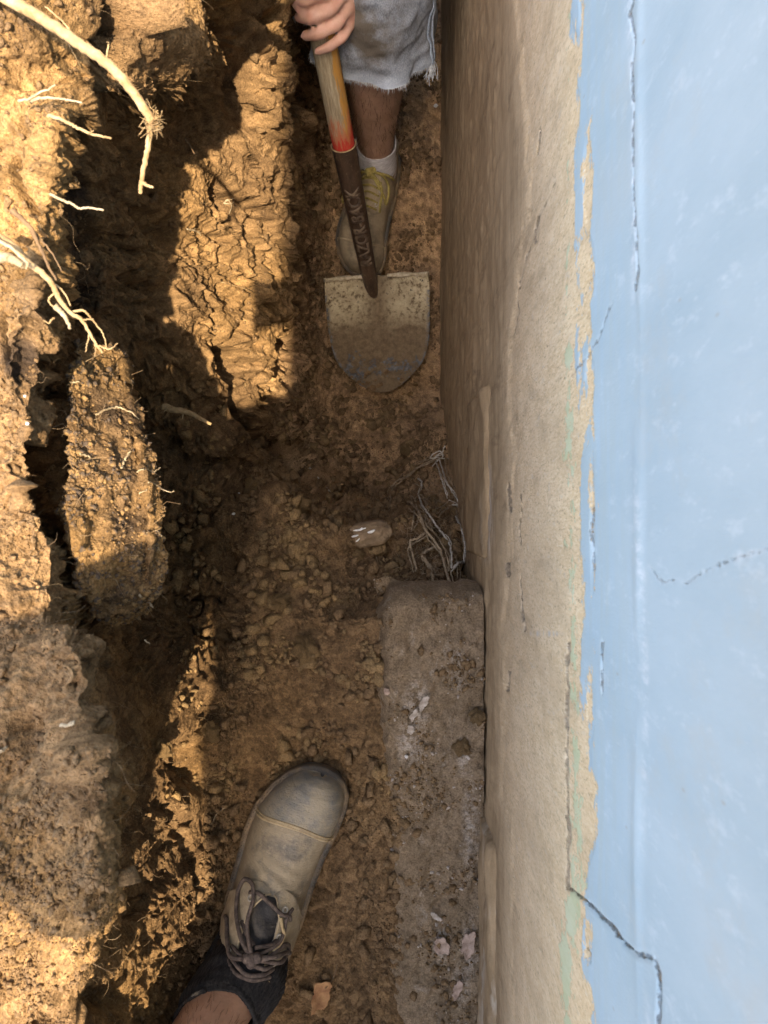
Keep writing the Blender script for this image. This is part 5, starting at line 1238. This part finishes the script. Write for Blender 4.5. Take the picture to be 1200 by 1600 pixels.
# ------------------------------------------------------------------ ROOTS
def strand_pts(lst, ds, n=None, jit=0.0, up=.004):
    """pixel track -> points; ds None rests it on the soil, a number or list gives the depth"""
    out = []
    for k, (px, py) in enumerate(lst):
        d = surf(px, py, up) if ds is None else (ds if not hasattr(ds, '__len__') else float(np.interp(k, np.linspace(0, len(lst) - 1, len(ds)), ds)))
        out.append(P(px, py, d))
    return spline(out, n or max(8, len(lst) * 7), jit, rr_)
rr_ = random.Random(5)
def taper(n, a, b, wob=.035): return [(a + (b - a) * i / (n - 1)) * (1 + wob * math.sin(i * 1.7) * math.sin(i * .63)) for i in range(n)]
def root(parts_, mat, label, name='root', grp=None):
    """first track is the root itself, further ones are its branches"""
    o = None
    for k, (lst, ds, ra, rb_) in enumerate(parts_):
        pts = strand_pts(lst, ds, jit=.0002); mb = MB(); mb.tube(pts, taper(len(pts), ra * .88, rb_ * .8), 8)
        x = link(name if k == 0 else 'branch', mb.mesh(name if k == 0 else 'branch'), mat, o)
        if k == 0: o = x; tag(o, label, 'root', grp)
    return o
r0 = root([([(-40, -35), (5, -5), (50, 20), (85, 42), (120, 66), (158, 92), (190, 122), (212, 150), (232, 180), (239, 195)], [.46, .46, .465, .475, .49, .50], .0044, .0036),
      ([(237, 186), (233, 215), (227, 250), (221, 280), (219, 302)], [.50, .505], .0024, .0016),
      ([(221, 283), (228, 289), (239, 293)], .504, .0016, .0009), ([(100, 55), (112, 78), (126, 104)], [.49, .52], .0007, .0003), ([(165, 95), (170, 70), (168, 66)], [.49, .485], .0008, .0004), ([(140, 80), (120, 62), (98, 34), (70, 10)], .476, .0008, .0005)],
     M['root'], 'thick pale root bending down over the bank, its thin end hanging free')
# frayed bark where it bends
fb = MB(); rf2 = random.Random(4)
for k in range(90):
    c_ = P(rf2.gauss(236, 5), rf2.gauss(188, 9), .497); d_ = Vector((rf2.gauss(0, 1), rf2.gauss(-.3, 1), rf2.gauss(0, .6))).normalized(); fb.tube([c_, c_ + d_ * .004, c_ + d_ * rf2.uniform(.005, .009)], [.0004, .0003, .0001], 3, False)
tag(link('bark_fibres', fb.mesh('bark_fibres'), M['root'], r0), kind='stuff')
root([([(28, 158), (45, 154), (58, 147), (87, 133)], .47, .0009, .0006)], M['root_pale'], 'short pale rootlet, upper of a crossing pair below the thick root')
root([([(48, 159), (62, 153), (85, 153), (105, 156), (128, 160)], .472, .0011, .0006)], M['root_pale'], 'short pale rootlet, lower of a crossing pair below the thick root')
root([([(74, 180), (95, 186), (112, 195), (135, 206), (152, 212), (174, 216)], .478, .0014, .0008), ([(140, 208), (146, 203)], .477, .0006, .0003)], M['root'], 'orange-tan rootlet poking out over the shadow beneath the crossing pair')
root([([(78, 303), (95, 312), (112, 318), (122, 325), (140, 325), (162, 328)], .484, .0011, .0007)], M['root_pale'], 'pale rootlet sticking out beside the dark topsoil patch')
root([([(-10, 366), (20, 384), (42, 408), (62, 424), (80, 442), (92, 466), (108, 488), (128, 500), (142, 524), (160, 552)], [.46, .47, .47, .48, .49], .0030, .0009),
      ([(128, 500), (146, 498)], .48, .0007, .0003), ([(110, 488), (132, 486), (144, 500), (160, 520), (167, 545)], [.48, .49], .0010, .0004), ([(140, 522), (136, 538), (134, 550)], .488, .0007, .0003), ([(146, 528), (150, 545), (148, 556)], .488, .0007, .0003),
      ([(154, 540), (170, 546), (184, 536)], .488, .0007, .0003), ([(88, 456), (76, 468), (84, 480), (96, 484)], .475, .0008, .0004), ([(78, 440), (92, 448), (104, 462), (110, 478)], .476, .0008, .0004), ([(84, 496), (76, 505), (68, 500)], .478, .0008, .0003)],
     M['root'], 'knotted tan root trailing down the bank and splitting into fine rootlets above the pillar')
root([([(-12, 404), (10, 402), (24, 408), (36, 416)], .455, .0040, .0020), ([(-8, 372), (18, 388), (36, 404), (44, 412), (40, 420)], .455, .0014, .0008)], M['root_pale'], 'whitish broken root stub at the left edge of the picture')
root([([(18, 328), (36, 344), (50, 358), (58, 376), (70, 404), (88, 438)], [.47, .475], .0020, .0008), ([(50, 362), (66, 392), (76, 420)], .474, .0014, .0006), ([(44, 352), (62, 372), (84, 400), (96, 424)], .476, .0010, .0004)], M['root_dark'], 'torn brown fibrous root running down beside the dark topsoil')
root([([(86, 478), (96, 488), (104, 500), (110, 514)], .47, .0022, .0010)], M['root_pale'], 'splintered pale sliver hanging below the knotted root')
root([([(255, 634), (270, 640), (290, 643), (310, 652), (330, 663)], .93, .0058, .0022), ([(262, 637), (256, 644)], .925, .0014, .0006), ([(280, 641), (286, 648), (284, 656)], .93, .0012, .0005)], M['root'], 'flat tan root sticking out of the shaded bank right of the pillar')
root([([(289, 217), (296, 226), (304, 241)], .9, .0018, .0010)], M['root_dark'], 'short dark root tip at the edge of the sunlit bank')
root([([(350, 318), (356, 312), (362, 322), (358, 334)], None, .0014, .0006), ([(350, 318), (362, 318), (366, 314)], None, .0010, .0005), ([(354, 314), (366, 310)], None, .0008, .0004)], M['root_pale'], 'tuft of white rootlets on the sunlit bank, upper of two')
root([([(292, 358), (302, 360), (314, 364)], None, .0013, .0007), ([(302, 360), (306, 356)], None, .0009, .0004), ([(308, 362), (314, 368)], None, .0009, .0004)], M['root_pale'], 'tuft of white rootlets on the sunlit bank, lower of two')
root([([(344, 440), (365, 446), (385, 452), (404, 460)], None, .0010, .0004)], M['root'], 'thin root lying across the sunlit bank left of the shovel blade')
root([([(768, 690), (762, 706), (752, 718), (738, 724)], [1.0, 1.03], .0011, .0006)], M['root'], 'fine curved rootlet stuck to the foot of the foundation')
root([([(484, 731), (500, 750), (516, 769)], None, .0020, .0016)], M['twine'], 'short grey stick lying on the pit edge')
root([([(330, 1288), (340, 1270), (352, 1262)], None, .0009, .0005)], M['root_pale'], 'pale curled rootlet above the boot heel side of the bank')
root([([(94, 1133), (104, 1134), (113, 1132), (116, 1127)], None, .0012, .0007), ([(104, 1134), (112, 1128)], None, .0008, .0004)], M['root_pale'], 'small pale forked rootlet on the shaded bank top')
root([([(2, 1174), (10, 1168)], None, .0014, .0010)], M['root_pale'], 'white rootlet bit at the left edge beside the photographer\'s shadow')
# rootlets on the pillar
pil_r = [([(150, 648), (165, 640), (185, 636), (205, 645), (217, 655)], .0009), ([(190, 732), (194, 720), (204, 705)], .0012), ([(125, 710), (140, 714), (150, 735)], .0009), ([(214, 738), (224, 733), (240, 736), (250, 731)], .0006),
         ([(232, 754), (246, 758), (256, 766), (272, 768)], .0006), ([(218, 772), (230, 764)], .0006), ([(218, 930), (230, 940), (239, 949)], .0010), ([(230, 832), (244, 828), (252, 838)], .0006), ([(110, 597), (124, 597)], .0010), ([(232, 858), (244, 852), (250, 860)], .0006), ([(226, 1000), (234, 1006)], .0006)]
pb_ = BVHTree.FromPolygons([Vector(v) for v in pp], [p.vertices[:] for p in pil.data.polygons])
for tr, rad in pil_r:
    pts = []
    for k, (px, py) in enumerate(tr):
        dr = P(px, py, 1.0) - Vector((0, 0, CAM_Z)); hit = pb_.ray_cast(Vector((0, 0, CAM_Z)), dr.normalized()); dd = (CAM_Z - hit[0].z) - .003 if hit[0] is not None else .58
        pts.append(P(px, py, min(dd, .66)))
    pts = spline(pts, len(pts) * 6, .0004, rr_); mb = MB(); mb.tube(pts, taper(len(pts), rad, rad * .5), 6)
    o = world_part('rootlet', mb.mesh('rootlet'), M['root_pale'], pil)
# fine hairs of root all over the cut face: too many to count
hb = MB(); rh = random.Random(12)
cand = np.where((infr & (U > 2.2) & (U < 8.5) & (pxx < 480)).reshape(-1))[0]
for k in rh.sample(list(cand), 700):
    p = Vector(G2[k]); n_ = Vector(GN[k]); L_ = rh.uniform(.006, .026); d_ = (n_ * rh.uniform(.3, 1) + Vector((rh.gauss(0, .6), rh.gauss(0, .6), rh.gauss(-.2, .5)))).normalized()
    a = p + d_ * L_ * .4; b = a + (d_ + Vector((rh.gauss(0, .6), rh.gauss(0, .6), rh.gauss(0, .6)))).normalized() * L_ * .4
    c_ = b + (d_ + Vector((rh.gauss(0, .8), rh.gauss(0, .8), rh.gauss(-.3, .8)))).normalized() * L_ * .3
    r_ = rh.uniform(.00009, .00024) * max(.7, (CAM_Z - p.z) * 1.25); hb.tube(spline([p - n_ * .001, a, b, c_], 9), [r_ * (1 - .07 * q_) for q_ in range(9)], 4, False)
for k in RNG.choice(np.where(pn[:, 2] > -.2)[0], 170):
    p = Vector(pp[k]); n_ = Vector(pn[k]); L_ = rh.uniform(.004, .013); d_ = (n_ * .7 + Vector((rh.gauss(0, .7), rh.gauss(0, .7), rh.gauss(0, .5)))).normalized(); r_ = rh.uniform(.00015, .0003)
    hb.tube([p, p + d_ * L_ * .5, p + (d_ + Vector((rh.gauss(0, .5), rh.gauss(0, .5), 0))) * L_], [r_, r_, r_ * .5], 4, False)
hm = hb.mesh('root_hairs'); tag(link('root_hairs', hm, simple('root_hair', (0.16, 0.105, 0.06), (0.34, 0.25, 0.155), 60, .85, .0004)), kind='stuff')

# ------------------------------------------------------------------ TANGLE OF STRING beyond the footing
def zt(x, y): return (580 + x / 5.4545, 680 + y / 5.4545)
tangle = empty('string_tangle', P(685, 715, 1.36)); tag(tangle, 'tangle of muddy grey strings running from a knot down into the hole by the wall', 'string')
tracks = [([(550, 210), (470, 245), (390, 285), (320, 340), (240, 405), (185, 455), (165, 520), (155, 630)], .0022, 0, 26), ([(552, 204), (460, 255), (400, 270), (330, 325)], .0018, 0, 30),
          ([(556, 230), (580, 310), (605, 390), (625, 460), (650, 540)], .0021, 1, 26), ([(578, 205), (610, 300), (640, 400), (690, 480), (740, 560), (785, 660), (795, 760), (803, 880), (795, 980), (790, 1080)], .0021, 1, 26),
          ([(735, 590), (770, 640), (790, 720), (800, 800), (820, 900), (850, 980), (885, 1055)], .0021, 1, 22), ([(720, 690), (760, 780), (790, 870), (812, 980), (828, 1115)], .0020, 1, 22),
          ([(400, 370), (430, 400), (425, 450), (405, 500), (425, 575), (470, 650), (520, 715), (570, 790), (630, 870), (665, 920), (685, 1000), (685, 1130)], .0026, 1, 22),
          ([(300, 550), (370, 610), (410, 660), (445, 760), (475, 830), (540, 900), (590, 990), (620, 1090), (650, 1190), (680, 1290)], .0034, 0, 18),
          ([(430, 505), (460, 560), (500, 620)], .0024, 0, 22), ([(520, 710), (480, 760), (460, 830), (400, 880), (335, 900), (340, 960), (365, 1060), (385, 1140)], .0030, 0, 16),
          ([(430, 1030), (470, 1070), (510, 1140), (525, 1210), (520, 1290)], .0034, 0, 14), ([(370, 640), (360, 720), (345, 800)], .0022, 0, 14), ([(440, 1000), (500, 975), (545, 945)], .0028, 0, 14),
          ([(700, 1130), (740, 1090), (790, 1078), (840, 1095)], .0026, 1, 20), ([(570, 700), (610, 650), (660, 620)], .0022, 0, 20), ([(690, 590), (740, 600), (775, 640)], .0024, 1, 22), ([(720, 1050), (735, 1120), (735, 1220)], .0016, 0, 14)]
for n_, (tr, rad, kind_, up) in enumerate(tracks):
    for rpt in range(3):
        ox, oy = (0, 0) if rpt == 0 else (rr_.gauss(0, 26), rr_.gauss(0, 26))
        pts = []
        for x, y in tr:
            px, py = zt(x + ox + rr_.gauss(0, 9) * (rpt > 0), y + oy + rr_.gauss(0, 9) * (rpt > 0)); pts.append(P(px, py, surf(px, py) - up * .0014 + (.004 if rpt else 0)))
        k_ = .62 if rpt == 0 else .36
        pts = spline(pts, len(pts) * 7, .0005, rr_); mb = MB(); mb.tube(pts, taper(len(pts), rad * k_, rad * k_ * .85, .06), 6)
        world_part('string', mb.mesh('string'), M['twine'] if kind_ and rpt < 2 else M['twine_mud'], tangle)
mh = MB()
for k in range(420):                                        # hair-fine fibres matted with soil between the strings
    px, py = rr_.gauss(672, 30), rr_.uniform(735, 905); p = P(px, py, surf(px, py) - rr_.uniform(.002, .014)); d_ = Vector((rr_.gauss(.15, .6), rr_.gauss(-.6, .6), rr_.gauss(0, .35))).normalized(); L_ = rr_.uniform(.008, .026)
    mh.tube([p, p + d_ * L_ * .5 + Vector((rr_.gauss(0, .002), rr_.gauss(0, .002), 0)), p + d_ * L_], [.00032, .0003, .00018], 3, False)
tag(world_part('matted_fibres', mh.mesh('matted_fibres'), M['twine_mud'], tangle), kind='stuff')
kd = surf(685, 715) - .03
for tr in ([(500, 190), (540, 150), (590, 135), (610, 160), (605, 190), (570, 205), (520, 200)], [(540, 205), (560, 180), (600, 165), (615, 120), (628, 90)], [(520, 265), (560, 220), (580, 200)], [(500, 200), (560, 190), (610, 200), (690, 200)], [(530, 200), (565, 165), (600, 150), (612, 185)]):
    pts = spline([P(*zt(x, y), kd - .003 * math.sin(x)) for x, y in tr], 24, .0004, rr_); mb = MB(); mb.tube(pts, .0011, 7); world_part('knot_loop', mb.mesh('knot_loop'), M['twine'], tangle)
wd_ = surf(752, 880) - .03
M['wire'] = simple('bluish_wire', (0.24, 0.27, 0.27), (0.44, 0.47, 0.46), 90, .5, .0004)
bun = empty('plastic_strands', P(752, 885, 1.1)); tag(bun, 'bunch of bluish plastic strands poking out of the hole at the wall foot', 'plastic strands')
for tr in ([(840, 1060), (880, 1040), (915, 1050), (920, 1100), (905, 1180)], [(835, 1090), (880, 1130), (950, 1170)], [(850, 1075), (900, 1150), (940, 1180), (965, 1220)], [(860, 1130), (930, 1140), (960, 1130)], [(870, 1040), (905, 1090), (945, 1140), (990, 1170)], [(840, 1110), (860, 1150), (870, 1180)], [(900, 1120), (960, 1150), (985, 1190)], [(880, 1100), (930, 1115), (985, 1110)]):
    pts = spline([P(*zt(x, y), wd_ + .004 * math.sin(x * .7)) for x, y in tr], 20, .0005, rr_); mb = MB(); mb.tube(pts, .0009, 6); world_part('strand', mb.mesh('strand'), M['wire'], bun)

# ------------------------------------------------------------------ STONE, LEAF, CHIPS AND PEBBLES
d_ = surf(578, 832) - .012
bm = bmesh.new(); bmesh.ops.create_icosphere(bm, subdivisions=5, radius=1)
co = np.array([v.co[:] for v in bm.verts]); sq = np.sign(co) * np.abs(co) ** .72
co = sq * np.array([.031, .017, .020]) * (1 + .16 * fbm(co * 1.4, 3, 8) + .05 * fbm(co * 6, 2, 9))[:, None]
for v, q in zip(bm.verts, co): v.co = Vector(q)
me = bpy.data.meshes.new('stone'); bm.to_mesh(me); bm.free()
stone = link('stone', me, M['stone']); stone.location = P(578, 834, d_ + .012); stone.rotation_euler = (.1, .15, .18); tag(stone, 'muddy angular stone with white scratches on the edge of the pit', 'stone')
sb = BVHTree.FromPolygons([Matrix.LocRotScale(stone.location, stone.rotation_euler, None) @ v.co for v in me.vertices], [p.vertices[:] for p in me.polygons])
def on_stone(px, py):
    dr = (P(px, py, 1.0) - Vector((0, 0, CAM_Z))).normalized(); h_ = sb.ray_cast(Vector((0, 0, CAM_Z)), dr); return (h_[0] - dr * .0008) if h_[0] is not None else None
for x0, y0, x1, y1, r_ in ((546, 838, 560, 836, .0016), (552, 829, 572, 825, .0016), (574, 832, 586, 828, .0024), (556, 846, 562, 841, .0010), (584, 816, 592, 811, .0008), (563, 826, 566, 824, .001)):
    a, b = on_stone(x0, y0), on_stone(x1, y1)
    if a is None or b is None: continue
    m_ = on_stone((x0 + x1) / 2, (y0 + y1) / 2 + 1) or a.lerp(b, .5)
    mb = MB(); mb.tube(spline([a, m_, b], 12), [.0003 + r_ * .8 * math.sin(math.pi * (i + .5) / 12) for i in range(12)], 8); world_part('white_scratch', mb.mesh('white_scratch'), M['white'], stone)
def flake(px, py, d, wpx, hpx, rot, name, mat, label, cat, curl=.25, seed=1, thick=.0008, group=None):
    u, v = np.meshgrid(np.linspace(-1, 1, 16), np.linspace(-1, 1, 18), indexing='ij'); k = d / F
    th = np.arctan2(v, u); rad_ = np.sqrt(u ** 2 + v ** 2)
    mx = np.maximum(np.abs(u), np.abs(v)); sc_ = np.where(rad_ > 0, mx / np.maximum(rad_, 1e-6), 1)     # square -> disc
    wob = 1 + .35 * fbm(np.stack([np.cos(th) * 1.3, np.sin(th) * 1.3, 0 * th + seed], -1), 3, seed)
    wob = wob * (.8 if name == 'lime_flake' else 1) * (1 + .18 * fbm(np.stack([np.cos(th) * 5, np.sin(th) * 5, 0 * th + seed * 2.0], -1), 2, seed + 40))
    x, y = u * sc_ * wob * wpx * k, v * sc_ * wob * hpx * k
    z_ = curl * (x ** 2 + y ** 2) / max(1e-6, (max(wpx, hpx) * k)) + .0014 * fbm(np.stack([x * 120, y * 120, 0 * x], -1), 2, seed)
    c_, s_ = math.cos(rot), math.sin(rot)
    o = link(name, grid_mesh(name, np.stack([x * c_ - y * s_, x * s_ + y * c_, z_], -1)), mat); o.location = P(px, py, d)
    bake(o, [('SOLIDIFY', dict(thickness=thick))]); o.data.shade_smooth(); return tag(o, label, cat, group)
dl = surf(506, 1552) - .007
lf = flake(503, 1550, dl, 14, 25, -.35, 'dry_leaf', M['leaf'], 'crumpled orange-brown dry leaf on the soil beside the boot heel', 'leaf', .45, 3, .0005)
mb = MB(); mb.tube(spline([P(508, 1545, dl - .003), P(520, 1530, dl - .004), P(527, 1508, dl - .004)], 10), .0007, 6); world_part('stalk', mb.mesh('stalk'), M['root_dark'], lf)
fd = CAM_Z - FZ - .006
flake(690, 1476, fd, 15, 19, .3, 'lime_flake', M['pink'], 'pinkish cupped lime flake with a hollow on the lower footing', 'lime flake', .5, 5, .0016)
flake(732, 1474, fd, 14, 26, -.2, 'lime_flake', M['pink'], 'large pinkish lime flake on the lower footing next to the wall', 'lime flake', .2, 6, .0016)
flake(715, 1545, fd, 8, 20, -.35, 'lime_flake', M['pink'], 'narrow pinkish lime flake near the bottom of the footing', 'lime flake', .2, 7, .0014)
flake(681, 1432, fd, 5, 13, .9, 'lime_flake', M['chip'], 'thin pale splinter of lime above the cupped flake', 'lime flake', .1, 8, .0012)
flake(642, 1140, fd, 8, 8, .2, 'lime_flake', M['chip'], 'round whitish lime patch in the middle of the footing', 'lime flake', .1, 9, .0012)
flake(604, 1081, fd, 6, 7, .2, 'lime_flake', M['pink'], 'pink-centred speck on the left edge of the footing', 'lime flake', .1, 10, .0012)
flake(662, 1098, fd, 7, 16, -.5, 'lime_flake', M['chip'], 'upright whitish lime smear on the upper footing', 'lime flake', .1, 11, .0010)
flake(646, 1118, fd, 6, 12, -.5, 'lime_flake', M['chip'], 'whitish lime smear just below and left of the upright one', 'lime flake', .1, 12, .0010)
flake(728, 1180, fd, 3, 12, .7, 'lime_flake', M['chip'], 'thin white sliver on the footing beside the flat clod', 'lime flake', .1, 13, .0010)
for px, py, r, lb in ((681, 165, 3.2, 'small white pebble on the soil between the digger and the wall'), (372, 772, 2.6, 'tiny white pebble on the dark foot of the bank'), (365, 803, 2.4, 'tiny white chip below the pebble on the dark foot of the bank'), (43, 662, 3.0, 'white speck on the bank edge left of the pillar'), (39, 619, 2.6, 'upper white speck on the bank edge left of the pillar'), (635, 1262 - 80, 3.0, 'grey pebble at the left edge of the footing')):
    clod(px, py, r, lb, M['white'], 'pebble', None, onto=(surf(px, py) if px < 600 or py < 600 else CAM_Z - FZ - .001))['category'] = 'pebble'
